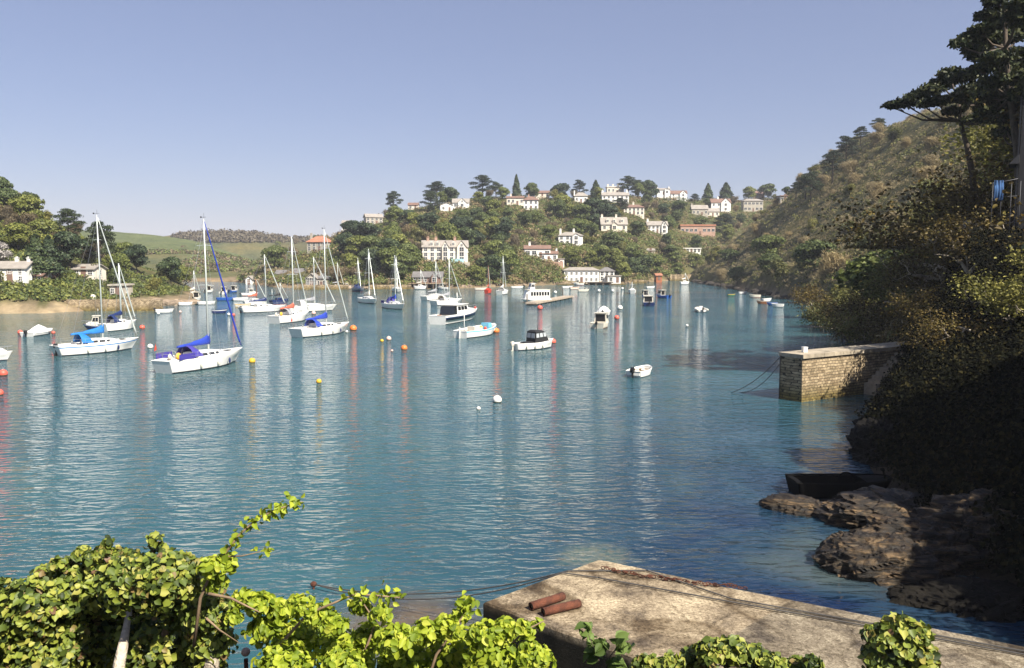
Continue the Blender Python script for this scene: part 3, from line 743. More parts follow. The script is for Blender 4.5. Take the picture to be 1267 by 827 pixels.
FR = [  # px, py waterline, L, heading, mast top, cover, label, extra
 (326, 386, 8.6, 40, (324, 315), NAVY, 'white sloop with dark cover left of the red-covered sloop, tall mast against the wooded valley', dict(extras=('outboard',))),
 (386, 385, 9.0, 25, (389, 318), CANVASGREY, 'white sloop with tall wheel shelter behind the two blue and red covered sloops', dict(hood=WHITE)),
 (443, 361, 10, -70, (444, 319), NAVY, 'dark blue hulled sloop with two crosstrees near the far beach', dict(hull=(ANTIRED, NAVY, WHITE), hood=NAVY)),
 (456, 375, 9.5, -62, (453, 308), CREAM, 'white sloop bow towards us, third mast left of the lime green tree', dict()),
 (488, 382, 8.8, -58, (487, 316), CANVASROYAL, 'white sloop with violet cockpit cover in front of the lime green tree', dict(hood=CANVASPURPLE, dodger=CANVASPURPLE)),
 (491, 361, 9.0, -80, (490, 318), CREAM, 'white sloop close behind the one with the violet cockpit cover', dict()),
 (520, 358, 4.0, -5, (519, 334), CREAM, 'small white day sailer beside the dark boathouse', dict()),
 (538, 371, 9.0, 60, (533, 323), CANVASGREY, 'white sloop with grey cover in front of the boathouse stilts', dict()),
 (554, 377, 9.4, 55, (552, 321), CANVASGREY, 'white sloop with pale cover just beyond the motor cruiser', dict(hood=CREAM)),
 (604, 363, 5.4, 80, (604, 329), CANVASRED, 'red-hulled sloop with a brown mast near the far shore', dict(hull=(ANTIFOUL, REDP, REDP), mast_mat=WOODV)),
 (622, 364, 8.5, 78, (620, 317), WHITE, 'white sloop bow away beside the red-hulled one', dict(hood=WHITE)),
 (346, 377, 5, 60, (341, 350), CANVASDARK, 'black-hulled ketch with two short masts', dict(hull=(ANTIRED, NAVY, NAVY), mizzen=True)),
 (417, 358, 4.5, 10, (416, 325), CANVASGREY, 'white sloop near the stone quay, behind the foremast of the blue-covered sloop', dict()),
 (782, 363, 6.2, 85, (782, 349), WHITE, 'small white sailing dinghy with a red waterline off the white boathouse', dict(hull=(ANTIRED, WHITE, WHITE))),
 (316, 378, 5.0, 40, (317, 345), CANVASRED, 'white sloop with short reddish mast left of the ketch', dict(mast_mat=WOODV)),
 (240, 368, 5.0, 75, (240, 335), CREAM, 'white sloop just off the rocky point', dict()),
 (847, 352, 4, 20, (847, 338), CREAM, 'small white sailing boat at the foot of the brown wooded slope', dict()),
]
for px, py, L, hd, mt, cv, lb, kw in FR:
    yacht(('at', px, py, L, hd), lb, mast_top=mt, cover=cv, far=1 if L > 7 else 2, **kw)

motorboat(('ends', 541, 402, 590, 393), 'white motor cruiser with dark blue hull band and brown cockpit', 'cruiser', hull=(ANTIFOUL, WHITE, NAVY), stripe=(.45, .8), fb=1.25, beam=3.0)
motorboat(('ends', 569, 419, 612, 411), 'open fishing boat with pale blue gunwale, white hull and white mizzen mast', 'openfish', hull=(ANTIFOUL, WHITE, LBLUE), stripe=(.8, .98), fb=.85, name='fishing_boat', cat='fishing boat')
motorboat(('ends', 636, 434, 684, 430), 'white launch with black canvas canopy and three clear side panels', 'canopy', fb=.72)
motorboat(('at', 662, 374.5, 6.6, 200), 'white passenger ferry lying at the floating pontoon', 'ferry', hull=(ANTIFOUL, WHITE, WHITE), beam=2.8, fb=.75, name='ferry', cat='ferry')
motorboat(('at', 743, 405, 5.2, 72), 'cream launch with wooden mast and dark cockpit, stern towards us', 'cabin', hull=(WOODV, CREAM, CREAM), beam=2.2)
motorboat(('at', 747, 390, 5.5, 80), 'white covered motor boat lying beyond the cream launch', 'covered', hull=W3, beam=2.2)
motorboat(('at', 802, 378.5, 5.2, 85), 'white cabin boat with navy hull, stern towards us', 'cabin', hull=(ANTIFOUL, NAVY, WHITE), beam=2.5, stripe=(.85, .99))
motorboat(('at', 799, 369, 4.6, 100), 'bright blue launch with white cabin behind the navy-hulled cabin boat', 'cabin', hull=(ANTIFOUL, BLUEHULL, BLUEHULL))
motorboat(('at', 820, 369, 4.8, 120), 'deep blue launch with open wheelhouse, rightmost of the blue boats', 'cabin', hull=(ANTIFOUL, BLUEHULL, WHITE), stripe=(.9, .99))
motorboat(('at', 867, 386, 3.8, 88), 'white inflatable boat with black outboard, stern towards us', 'rib', beam=2.6, name='inflatable_boat', cat='inflatable boat')
motorboat(('at', 793, 464, 3.5, 60), 'small white rowing dinghy with outboard, alone in open water', 'dinghy', beam=1.6, fb=.5, name='dinghy', cat='dinghy', group='dinghies', accent=BLACKP)
motorboat(('ends', 33, 417, 64, 412), 'dinghy under a white cover with black outboard off the sandy beach', 'covered', fb=.5, name='covered_dinghy', cat='dinghy', group='dinghies')
motorboat(('at', 204, 387, 3.0, 15), 'pale dinghy off the rocky point with a dark outboard', 'dinghy', fb=.55, name='dinghy', cat='dinghy', group='dinghies', accent=BLACKP)
GD = 'dinghies'
for px, py, L, hd, hm, lb in [
 (905, 367, 2.2, 10, (ANTIFOUL, GREENP, YELLOWP), 'small green and yellow dinghy, leftmost of those under the wooded slope'),
 (919, 364, 2.2, 0, W3, 'small white dinghy closest in under the wooded slope'),
 (934, 368, 2.8, 170, (ANTIRED, CREAM, CREAM), 'cream dinghy in the middle of the trot under the wooded slope'),
 (943, 376, 2.4, 165, (WOODV, WOODV, CREAM), 'brown varnished dinghy rafted under the wooded slope'),
 (949, 373, 2.4, 20, W3, 'white dinghy lying alongside the brown varnished one'),
 (955, 378, 2.2, 160, (ANTIFOUL, BLUEHULL, WHITE), 'blue dinghy rafted beside the outermost white one'),
 (962, 380, 2.4, 155, W3, 'white dinghy, rightmost of those under the wooded slope'),
 (230, 378, 2.8, 5, W3, 'low white rowing boat off the tip of the rocky point'),
 (256, 377, 3.6, 3, W3, 'long low white boat left of the red-covered sloop in the upper reach'),
 (272, 388, 2.6, 8, (ANTIFOUL, NAVY, WHITE), 'small dark blue dinghy seen behind the mast of the nearest sloop'),
 (301, 380, 3.2, 5, (YELLOWP, CREAM, YELLOWP), 'cream open boat with yellow gunwale in the upper reach'),
 (298, 372, 3.4, 10, W3, 'white open boat with light cover in the upper reach'),
 (280, 372, 4.2, 4, (ANTIFOUL, BLUEHULL, BLUEHULL), 'long blue barge in the upper reach'),
 (702, 357, 3.6, 12, W3, 'white dinghy on the slip of the white boathouse'),
 (711, 358, 3.4, 20, (ANTIRED, CREAM, REDP), 'dinghy with a red gunwale below the white boathouse'),
 (722, 361, 3.4, 8, (ANTIFOUL, CREAM, CREAM), 'cream dinghy below the white boathouse arches'),
 (640, 357, 4.0, 0, W3, 'white skiff by the shore left of the ferry'),
 (595, 359, 3.8, 5, (ANTIRED, CREAM, CREAM), 'cream skiff by the shore left of the red-hulled sloop'),
 (805, 357, 3.0, 15, W3, 'small white motor dinghy behind the blue launches'),
]:
    motorboat(('at', px, py, L, hd), lb, 'dinghy', hull=hm, fb=.5+L*.03, name='dinghy', cat='dinghy', group=GD, accent=BLACKP if L > 5 else None)
for px, py, L, hd, lb, hm in [(259, 362, 4, 80, 'white cabin cruiser at the head of the upper reach', W3), (277, 364, 4.5, 95, 'white motor yacht lit side on in the upper reach', W3),
    (289, 362, 4.4, 80, 'white motor cruiser with blue topsides in the upper reach', (ANTIFOUL, BLUEHULL, WHITE)), (309, 366, 4.2, 20, 'white motor cruiser beside the black-hulled ketch', (ANTIRED, WHITE, WHITE)),
    (243, 372, 4.6, 95, 'white motor boat tucked behind the rocky point', W3), (716, 353, 4, 170, 'white cabin boat drawn up under the boathouse arches', (ANTIRED, WHITE, WHITE)), (548, 358, 3.8, 160, 'dark-windowed cabin boat against the boathouse stilts', W3),
    (466, 357, 4, 5, 'white motor boat along the far beach left of the lime green tree', W3), (428, 358, 4, 8, 'white motor boat along the stone quay', W3)]:
    motorboat(('at', px, py, L, hd), lb, 'cabin', hull=hm, stripe=(.8, .97))
# bow of a boat that enters the frame at its left edge
motorboat(('at', -22, 447, 5.2, 10), 'white launch whose bow rail enters at the left edge', 'cabin')

# ---------------------------------------------------------------- buoys
BO = paint('orange_buoy', (.75, .2, .04), .5, .1); BR = paint('coral_red_buoy', (.72, .12, .08), .5, .1); BW = paint('white_buoy', (.78, .76, .7), .5, .1)
BY = paint('yellow_buoy', (.72, .42, .03), .5, .1); BP = paint('pale_pink_buoy', (.75, .5, .42), .5, .1)
def buoy(px, py, rpx, m, lb, lift=.55):
    p = on_z(px, py); d = project(p)[2]; r = max(.09, rpx*d/F)
    root = empty('mooring_buoy', (p.x, p.y, 0), random.uniform(0, 6), lb, 'buoy', 'mooring buoys')
    mb = MB(); mb.ball((0, 0, r*lift), (r, r, r*.95), 18, 12); mb.build('float', m, root)
    mb = MB(); mb.tube([(0, 0, r*(lift+.9)), (0, 0, r*(lift+1.06))], r*.18, 8); mb.tube([(0, -r*.17, r*(lift+1.0)), (0, -r*.12, r*(lift+1.28)), (0, r*.12, r*(lift+1.28)), (0, r*.17, r*(lift+1.0))], r*.05, 5)
    mb.build('mooring_ring', STEEL, root)
    mb = MB(); k = 1.02
    mb.loft([[(r*k*math.cos(a)*c, r*k*math.sin(a)*c, r*lift+z) for a in [2*PI*i/18 for i in range(18)]] for z, c in ((-r*.5, .87), (-r*.34, .95))], smooth=True)
    mb.build('weed_band', paint('green_weed_growth', (.05, .06, .025), .9, .3, 6), root)
for a in [(4, 465, 5.2, BR, 'coral red buoy at the left edge, upper of the two'), (-1, 489, 5, BR, 'coral red buoy cut by the left edge, lower of the two'),
 (186, 431, 3.5, BW, 'pale buoy between the blue-striped sloop and the nearest sloop'), (176, 407, 3.2, BR, 'red buoy at the bow of the navy-covered sloop'),
 (312, 449, 4, BY, 'yellow buoy just right of the nearest sloop'), (394.5, 474, 3.4, BY, 'yellow buoy alone in the middle water'),
 (615, 498, 5.8, BW, 'large white buoy alone in the open water'), (592, 507, 2.6, BW, 'tiny white float left of the large white buoy'),
 (437, 409, 4.4, BO, 'orange buoy at the bow of the sloop with the drooping cover'), (481, 421, 3.2, BP, 'pale pink buoy, farther of the pair in mid water'),
 (472.5, 423, 2.2, BY, 'small yellow float beside the pale pink buoy'), (500, 433, 4, BO, 'orange buoy nearest to the pale pink buoy'), (485, 435, 1.6, BP, 'tiny pink float left of the orange buoy'),
 (614, 412, 4, BO, 'orange buoy at the bow of the open fishing boat'), (684, 425, 4, BR, 'coral red buoy at the bow of the black-canopied launch'),
 (668, 383, 3.4, BR, 'red buoy in front of the ferry pontoon'), (763, 395, 3.2, BR, 'red buoy right of the cream launch'), (767, 383, 3.4, BW, 'white buoy above the red one, right of the cream launch'),
 (850, 404, 1.8, BW, 'tiny white float below the inflatable boat'), (687, 363, 2, BW, 'small white float beyond the end of the pontoon'), (741, 361, 2, BW, 'white float in front of the white boathouse, leftmost of a line'),
 (758, 361, 1.8, BW, 'white float in the middle of the line off the white boathouse'), (770, 358, 1.6, BW, 'white float farthest off the white boathouse'), (388, 389, 2.6, BP, 'pink float between the masts of the red and blue covered sloops'),
 (25, 413, 3, BR, 'red float at the outboard of the covered dinghy'), (66, 413, 2.2, BR, 'red float at the bow of the covered dinghy'), (196, 389, 1.8, BW, 'white float left of the pale dinghy off the point'),
 (223, 387, 1.6, BP, 'pink float right of the pale dinghy off the point'), (289, 391, 2, BR, 'red float right of the small dark blue dinghy'), (283, 390, 1.8, BW, 'white float right of the small dark blue dinghy'),
 (429, 411.5, 1.8, BW, 'white float under the bow of the sloop with the drooping cover'), (893, 352, 1.5, BW, 'white float off the brown wooded slope')]:
    buoy(*a)

# floating pontoon beside the ferry
A = on_z(657, 378); Bq = on_z(704, 369); hd = math.atan2(Bq.y-A.y, Bq.x-A.x); Lp = (Bq-A).length
r = empty('floating_pontoon', A, hd, 'long pale floating pontoon beside the ferry', 'pontoon')
MB().box(0, Lp, -1.2, 1.2, .25, .6).build('deck', paint('pontoon_planks', (.4, .33, .25), .8, .15, 2), r)
for i in range(8): MB().box(.4+i*Lp/8, .4+(i+.7)*Lp/8, -1.05, 1.05, -.3, .247).build('float', BLACKP, r)
for x in (1.5, Lp*.55, Lp-1): MB().tube([(x, 1.3, -1), (x, 1.3, 2.2)], .12, 8).build('mooring_pile', BARK, r)
def stone_mat():
    m, nt, b, _ = new_mat('jetty_masonry'); tc = N(nt, 'ShaderNodeTexCoord')
    p = tc.outputs['Object']
    ns = noise(nt, p, 1.3, 4, .6); ad = N(nt, 'ShaderNodeVectorMath', operation='MULTIPLY_ADD'); nt.links.new(ns.outputs[1], ad.inputs[0]); ad.inputs[1].default_value = (.34, .34, .2); nt.links.new(p, ad.inputs[2])
    sp = N(nt, 'ShaderNodeSeparateXYZ'); nt.links.new(ad.outputs[0], sp.inputs[0]); cb = N(nt, 'ShaderNodeCombineXYZ')
    sm = N(nt, 'ShaderNodeMath', operation='ADD'); nt.links.new(sp.outputs[0], sm.inputs[0]); nt.links.new(sp.outputs[1], sm.inputs[1])
    nt.links.new(sm.outputs[0], cb.inputs[0]); nt.links.new(sp.outputs[2], cb.inputs[1])
    br = N(nt, 'ShaderNodeTexBrick', i_Scale=1.0, i_Mortar_Size=.018, i_Bias=-.1, i_Brick_Width=.42, i_Row_Height=.19)
    br.inputs['Color1'].default_value = (.48, .39, .27, 1); br.inputs['Color2'].default_value = (.22, .165, .1, 1); br.inputs['Mortar'].default_value = (.05, .04, .03, 1)
    nt.links.new(cb.outputs[0], br.inputs[0])
    n2 = noise(nt, p, 2.2, 6, .7); r = ramp(nt, [(.3, (.4, .38, .3)), (.65, (1.15, 1.1, 1))], n2.outputs[0])
    c = mixc(nt, 1, br.outputs[0], r.outputs[0], 'MULTIPLY')
    mr = N(nt, 'ShaderNodeMapRange', i_From_Min=.2, i_From_Max=1.2); ps = N(nt, 'ShaderNodeSeparateXYZ'); nt.links.new(p, ps.inputs[0]); nt.links.new(ps.outputs[2], mr.inputs[0])
    c = mixc(nt, mr.outputs[0], mixc(nt, 1, c, (.5, .48, .22), 'MULTIPLY'), c)   # weed-stained foot
    nt.links.new(c, b.inputs['Base Color']); b.inputs['Roughness'].default_value = .9
    hh = mixc(nt, .5, br.outputs['Fac'], n2.outputs[0]); nb_ = bump(nt, n2.outputs[0], .9, .12, b)
    return m
JM = stone_mat()
# ---------------------------------------------------------------- houses
RW = paint('white_render', (.8, .78, .73), .85, .06, .4); RC = paint('cream_render', (.72, .65, .54), .85, .08, .4); RG = paint('pale_grey_stone', (.42, .38, .31), .9, .12, .6)
RP = paint('pink_brick', (.42, .27, .2), .9, .12, .5); SLATE = paint('grey_slate_roof', (.17, .16, .155), .7, .14, .8); SLATEP = paint('weathered_slate_roof', (.3, .27, .235), .8, .12, .8)
TILE = paint('orange_tile_roof', (.4, .17, .1), .8, .14, .8); TILEB = paint('brown_tile_roof', (.2, .12, .09), .8, .14, .8); STONE = JM
WPANE = GLASSD; WFR = paint('white_window_frame', (.7, .69, .66), .6, .04)
LAND = []       # landmarks (short description, px, py) for tree labels
PROTECT = []    # picture rectangles in which something must stay visible: (x0, x1, y0, y1, depth)
_wm = {}
def win_mesh(w, h, fr):
    k = (round(w, 1), round(h, 1), fr.name)
    if k not in _wm:
        a = MB(); t = .09
        a.box(-w/2-t, -w/2, -.05, .03, -h/2-t, h/2+t); a.box(w/2, w/2+t, -.05, .03, -h/2-t, h/2+t)
        a.box(-w/2, w/2, -.05, .03, h/2, h/2+t); a.box(-w/2, w/2, -.08, .03, -h/2-t, -h/2)
        a.box(-.035, .035, -.045, .02, -h/2, h/2); a.box(-w/2, -.035, -.043, .02, -.03, .03); a.box(.035, w/2, -.043, .02, -.03, .03)
        p = MB(); p.box(-w/2, w/2, -.02, .02, -h/2, h/2)
        _wm[k] = (a.mesh('window', fr), p.mesh('pane', WPANE))
    return _wm[k]
def add_window(parent, x, y, z, w, h, rz=0, fr=None):
    a, p = win_mesh(w, h, fr or WFR)
    o = link('window', a, parent); o.location = (x, y, z); o.rotation_euler = (0, 0, rz); link('pane', p, o)
    return o
def prism(mb, x0, x1, y0, y1, z0, zr, along='x', over=.35, th=.18, m=0):
    """pitched roof as a closed solid with thickness"""
    if along == 'x':
        ym = (y0+y1)/2; a = [(x0-over, y0-over, z0-.15), (x0-over, ym, zr), (x0-over, y1+over, z0-.15), (x0-over, y1+over, z0-.15+th), (x0-over, ym, zr+th), (x0-over, y0-over, z0-.15+th)]
        b = [(x1+over, p[1], p[2]) for p in a]
    else:
        xm = (x0+x1)/2; a = [(x0-over, y0-over, z0-.15), (xm, y0-over, zr), (x1+over, y0-over, z0-.15), (x1+over, y0-over, z0-.15+th), (xm, y0-over, zr+th), (x0-over, y0-over, z0-.15+th)]
        b = [(p[0], y1+over, p[2]) for p in a]
    mb.loft([a, b], m=m)
def hip(mb, x0, x1, y0, y1, z0, zr, over=.4, inset=None):
    i = inset if inset is not None else (y1-y0)*.42; ym = (y0+y1)/2
    b = [(x0-over, y0-over, z0), (x1+over, y0-over, z0), (x1+over, y1+over, z0), (x0-over, y1+over, z0)]
    c = [(p[0], p[1], z0+.15) for p in b]; r = [(x0+i, ym, zr), (x1-i, ym, zr)]
    mb.add(b+c+r, [(3, 2, 1, 0), (0, 1, 5, 4), (1, 2, 6, 5), (2, 3, 7, 6), (3, 0, 4, 7), (4, 5, 9, 8), (6, 7, 8, 9), (5, 6, 9), (7, 4, 8)])
def house(px0, px1, yr, ye, yb, label, land=None, roof='gable', wall=RW, roofm=SLATE, rows=2, cols=4, chim=(), gables=(), dormers=(), depth=.6, rz=0, Y=None, name='house', cat='house', yhide=None, winw=1.0, winh=1.3, door=True, extra=None, protect=True, sink=3.0, chm=None):
    pm = (px0+px1)/2
    b = hit(pm, yb) if Y is None else at_y(pm, yb, Y)
    Yd = b.y
    if Y is None and px0 > 330: Yd = min(Yd, lerp_tab(C_R, pm)+15); b = at_y(pm, yb, Yd)
    k = project(b)[2]/F
    W = (px1-px0)*k; hw = (yb-ye)*k; hr = (yb-yr)*k; D = max(5.0, W*depth)
    base = at_y(pm, yb, Yd)
    root = empty(name, base, rz, label, cat, 'houses on the hillside' if cat == 'house' else None)
    x0, x1 = -W/2, W/2
    wl = MB(); wl.box(x0, x1, 0, D, -sink, hw)
    if roof == 'gable':
        wl.add([(x0, 0, hw), (x0, D/2, hr-.25), (x0, D, hw), (x0+.3, 0, hw), (x0+.3, D/2, hr-.25), (x0+.3, D, hw)], [(0, 1, 2), (3, 5, 4), (0, 3, 4, 1), (1, 4, 5, 2)])
        wl.add([(x1-.3, 0, hw), (x1-.3, D/2, hr-.25), (x1-.3, D, hw), (x1, 0, hw), (x1, D/2, hr-.25), (x1, D, hw)], [(0, 1, 2), (3, 5, 4), (0, 3, 4, 1), (1, 4, 5, 2)])
    if roof == 'front':
        wl.add([(x0, 0, hw), (0, 0, hr-.25), (x1, 0, hw), (x0, .3, hw), (0, .3, hr-.25), (x1, .3, hw)], [(0, 2, 1), (3, 4, 5), (0, 1, 4, 3), (1, 2, 5, 4)])
    wobj = wl.build('wall', wall, root)
    rf = MB()
    if roof == 'gable': prism(rf, x0, x1, 0, D, hw, hr, 'x')
    elif roof == 'front': prism(rf, x0, x1, 0, D, hw, hr, 'y')
    elif roof == 'hip': hip(rf, x0, x1, 0, D, hw+.003, hr)
    else: rf.box(x0-.3, x1+.3, -.3, D+.3, hw+.003, max(hw+.25, hr))
    ro = rf.build('roof', roofm, root)
    for (f, gw, gh) in gables:   # cross gables standing proud of the front
        gx = x0+W*f; g = MB(); w2 = gw*W/2; top = hw + (hr-hw)*gh
        g.box(gx-w2, gx+w2, -.9, D*.4, -sink, hw-.002)
        g.add([(gx-w2, -.9, hw), (gx, -.9, top), (gx+w2, -.9, hw), (gx-w2, D*.45, hw), (gx, D*.45, top), (gx+w2, D*.45, hw)], [(0, 2, 1), (3, 4, 5), (0, 1, 4, 3), (1, 2, 5, 4)])
        g.build('gable_wing', wall, root); g = MB(); prism(g, gx-w2, gx+w2, -.9, D*.45, hw, top+.05, 'y', over=.25, th=.14); g.build('gable_roof', roofm, root)
        for r in range(rows): add_window(root, gx, -.93, hw*(r+.55)/rows, min(winw*1.3, w2*1.2), winh)
        if gh > .6: add_window(root, gx, -.93, hw+(top-hw)*.3, .7, .8)
    for f in dormers:
        dx = x0+W*f; g = MB(); zz = hw+(hr-hw)*.25; tp = hw+(hr-hw)*.75
        g.box(dx-.65, dx+.65, .25, D*.35, zz-.3, tp-.2); g.add([(dx-.65, .25, tp-.2), (dx, .25, tp+.35), (dx+.65, .25, tp-.2), (dx-.65, D*.4, tp-.2), (dx, D*.4, tp+.35), (dx+.65, D*.4, tp-.2)], [(0, 2, 1), (0, 1, 4, 3), (1, 2, 5, 4)])
        do = g.build('dormer', wall, root); add_window(do, dx, .22, (zz+tp)/2, .8, .9)
    for f in chim:
        c = MB(); cx = x0+W*f; cw = min(.45, .1+W*.032); top = hr+cw*2.4; c.box(cx-cw, cx+cw, D/2-cw, D/2+cw, hw, top); c.box(cx-cw-.08, cx+cw+.08, D/2-cw-.08, D/2+cw+.08, top, top+.12)
        for q in (-cw*.45, cw*.45): c.tube([(cx+q, D/2, top+.12), (cx+q, D/2, top+.12+cw*.8)], cw*.27, 6)
        c.build('chimney', chm or wall, ro)
    gx = [x0+W*g[0] for g in gables]
    for r in range(rows):
        for c in range(cols):
            x = x0+W*(c+.5)/cols
            if any(abs(x-q) < W*g[1]/2+.5 for q, g in zip(gx, gables)): continue
            if door and r == 0 and c == cols//2:
                dd = MB(); dd.box(x-.5, x+.5, -.06, .02, .02, 2.1); dd.build('door', TILEB, root); continue
            add_window(root, x, -.03, hw*(r+.55)/rows, winw, winh)
    # side windows
    for r in range(rows):
        for s in (-1, 1): add_window(root, (x1+.03)*s if s > 0 else x0-.03, D*.5, hw*(r+.55)/rows, winw, winh, PI/2*s)
    if extra: extra(root, x0, x1, D, hw, hr, k)
    if land: LAND.append((land, pm, (ye+yb)/2, (px1-px0)/2))
    if protect: PROTECT.append((px0-1, px1+1, yr-1, (yhide or yb), Yd))
    return root

def ex_villa(r, x0, x1, D, hw, hr, k):
    MB().box(x1-6, x1-1.5, -2.2, -.02, -3, 1.0).build('pool_house', paint('pale_blue_render', (.35, .55, .6), .8), r)
    t = MB(); t.box(x0-2, x1+.5, -3.2, -2.4, -4, -.2); t.build('terrace_wall', RG, r)
    MB().box(x0-.2, x1+.2, -.14, -.005, hw*.62, hw*.68).build('string_course', RW, r)
house(523, 579, 298, 306, 324, 'large cream villa with grey slate roof, brown chimneys and pointed dormers above the boathouse', 'the large cream villa', 'gable', RC, SLATEP, 3, 7, (.12, .3, .72), gables=((.5, .14, .9), (.86, .2, .95)), dormers=(.2, .33, .68), depth=.5, rz=.1, extra=ex_villa, winw=1.1, chm=RP)
house(379, 405, 292, 300, 311, 'stone house with orange hipped roof standing alone above the left waterfront', 'the orange-roofed house', 'hip', RG, TILE, 2, 4, (.05,), depth=.8, rz=-.2)
house(649, 681, 304, 308, 319, 'long white house with pinkish brown roof, upper block', 'the long white house', 'gable', RW, TILEB, 1, 4, (.2,), depth=.45, winw=1.6)
def ex_ret(r, x0, x1, D, hw, hr, k): MB().box(x0-.5, x1+2, -2.5, -.02, -5, -.1).build('retaining_wall', RP, r)
house(668, 690, 311, 314, 324, 'white house wing with brown roof on a brick retaining wall', None, 'gable', RW, TILEB, 1, 3, (.95,), depth=.5, extra=ex_ret)
house(691, 698, 320, 321, 330, 'small white flat-roofed cube house right of the brick retaining wall', None, 'flat', RW, SLATEP, 1, 1, depth=1.0)
house(691, 721, 287, 292, 303, 'white villa with pale hipped roof and two chimneys in the middle of the hill', 'the hip-roofed white villa', 'hip', RW, SLATEP, 2, 4, (.1, .65), gables=((.72, .3, .5),), depth=.7)
house(744, 776, 269, 278, 286, 'cream house with wide grey roof and three dormers', 'the cream house with dormers', 'gable', RC, SLATEP, 1, 4, (.05, .6), dormers=(.25, .5, .8), gables=((.5, .2, .3),), depth=.6)
def ex_ware(r, x0, x1, D, hw, hr, k):
    W_ = x1-x0
    MB().box(x0-6, x1+9, -7.0, -.03, -3, -.3).build('quay_wall', STONE, r)
    q = MB()
    for i in range(4): q.box(x0+W_*.62+i*2.6, x0+W_*.62+i*2.6+.7, -8.6, -7.01, -3, .2)
    q.box(x0+W_*.55, x0+W_*.62+9.2, -8.8, -7.005, .2, .5); q.build('timber_jetty', BARK, r)
    MB().box(x0+W_*.62, x0+W_*.62+8.3, -7.04, -7.004, -2, .18).build('arch_shade_panel', BLACKP, r)  # flat black panel painted as the shade inside the arches
def qwall(px0, px1, y0, y1, Y, label, name='quay_wall', m=STONE, th=2.0, cat='wall'):
    a = at_y(px0, y1, Y); c = at_y(px1, y1, Y); t = at_y(px0, y0, Y)
    mb = MB(); nn = 10; vs = []
    mb.loft([[((a.x*(1-i/nn)+c.x*i/nn), Y+.3*math.sin(i*2.3), -1.5), ((a.x*(1-i/nn)+c.x*i/nn), Y+.5+.3*math.sin(i*2.3), t.z+.15*math.sin(i*1.7)), ((a.x*(1-i/nn)+c.x*i/nn), Y+th, t.z), ((a.x*(1-i/nn)+c.x*i/nn), Y+th, -1.5)] for i in range(nn+1)])
    return tag(mb.build(name, m), label, cat)
house(698, 741, 331, 335, 350, 'long white waterfront boathouse with grey slate roof and two rows of small windows', 'the white boathouse', 'hip', RW, SLATEP, 2, 7, depth=.35, Y=300, winw=.7, winh=.9, extra=ex_ware)
house(742, 760, 331, 336, 348, 'white waterfront house with dark hipped roof right of the long boathouse', None, 'hip', RW, SLATE, 2, 3, depth=.8, Y=303)
house(752, 768, 341, 342, 350, 'low flat white annex at the right end of the boathouse quay', None, 'flat', RW, SLATEP, 1, 2, depth=.6, Y=299)
def ex_stilt(r, x0, x1, D, hw, hr, k):
    d = MB(); d.box(x0-2, x1+1.5, -2.2, D*.5, -.35, -.05); d.build('timber_deck', TEAK, r)
    for i in range(7):
        MB().tube([(x0-1.5+(x1-x0+3)*i/6, -1.9, -4.5), (x0-1.5+(x1-x0+3)*i/6, -1.9, -.36)], .22, 6).build('stilt', BARK, r)
house(511, 547, 337, 343, 350, 'dark timber boathouse with grey slate roof on stilts over the water', 'the dark boathouse', 'gable', TILEB, SLATE, 1, 6, depth=.35, Y=255, extra=ex_stilt, gables=((.75, .24, 1.0),), sink=.3, name='boathouse', cat='boathouse')
house(453, 474, 265, 269, 278, 'pale house with slate roof half hidden by trees on the left skyline', 'the upper left pale house', 'gable', RG, SLATEP, 2, 4, depth=.5, rz=.4)
house(423, 433, 273, 276, 280, 'small white house highest on the left shoulder of the hill', None, 'gable', RW, SLATEP, 1, 2, depth=.7)
house(545, 560, 251, 254, 262, 'white cottage with pale blue-grey gable, left of a pair below the skyline pines', None, 'front', RW, SLATEP, 1, 2, depth=.9, rz=.2)
house(560, 580, 246, 251, 258, 'white gabled house, right of a pair below the skyline pines', 'the paired white gables', 'gable', RW, SLATEP, 1, 3, gables=((.6, .5, 1),), depth=.6)
house(505, 517, 251, 254, 259, 'small buff house on the skyline beside the tall dark conifer', None, 'gable', RC, TILEB, 1, 2, depth=.7)
house(627, 648, 243, 245, 254, 'long house with brown roof and end chimney joined to a taller white end', None, 'gable', RC, TILEB, 1, 4, (.25,), depth=.5)
house(648, 666, 243, 248, 260, 'white house with red chimney stack right below the cypress', 'the white house by the cypress', 'hip', RW, TILEB, 2, 3, (.35,), depth=.7, chm=RP)
house(662, 680, 236, 239, 243, 'long brown-roofed house on the skyline between cypress and round tree', None, 'gable', RC, TILEB, 1, 3, (.05,), depth=.6)
house(711, 727, 238, 243, 251, 'white house with broad pale roof between the dark skyline trees', None, 'hip', RW, SLATEP, 1, 3, (.0,), depth=.7)
def ex_cren(r, x0, x1, D, hw, hr, k):
    for i in range(4): MB().box(x0+(x1-x0)*(i*.3), x0+(x1-x0)*(i*.3+.1), -.25, .4, hr, hr+1.3).build('parapet_block', RC, r)
house(751, 772, 231, 232, 240, 'cream flat-topped tower house with raised parapet on the skyline', 'the cream tower house', 'flat', RC, RC, 1, 4, depth=.6, extra=ex_cren)
house(745, 778, 238, 242, 251, 'wide white house with slate roof and chimneys just below the tower house', None, 'gable', RW, SLATEP, 2, 6, (.03, .95), depth=.4)
house(772, 797, 253, 257, 266, 'cream house with brown roof and central chimney right of the big dark cedar', 'the cream house right of the cedar', 'hip', RC, TILEB, 2, 5, (.5,), depth=.6)
house(813, 829, 233, 235, 241, 'white house half behind dark trees on the right skyline', None, 'gable', RW, SLATEP, 1, 3, (.05, .95), depth=.5, gables=((.75, .35, 1),))
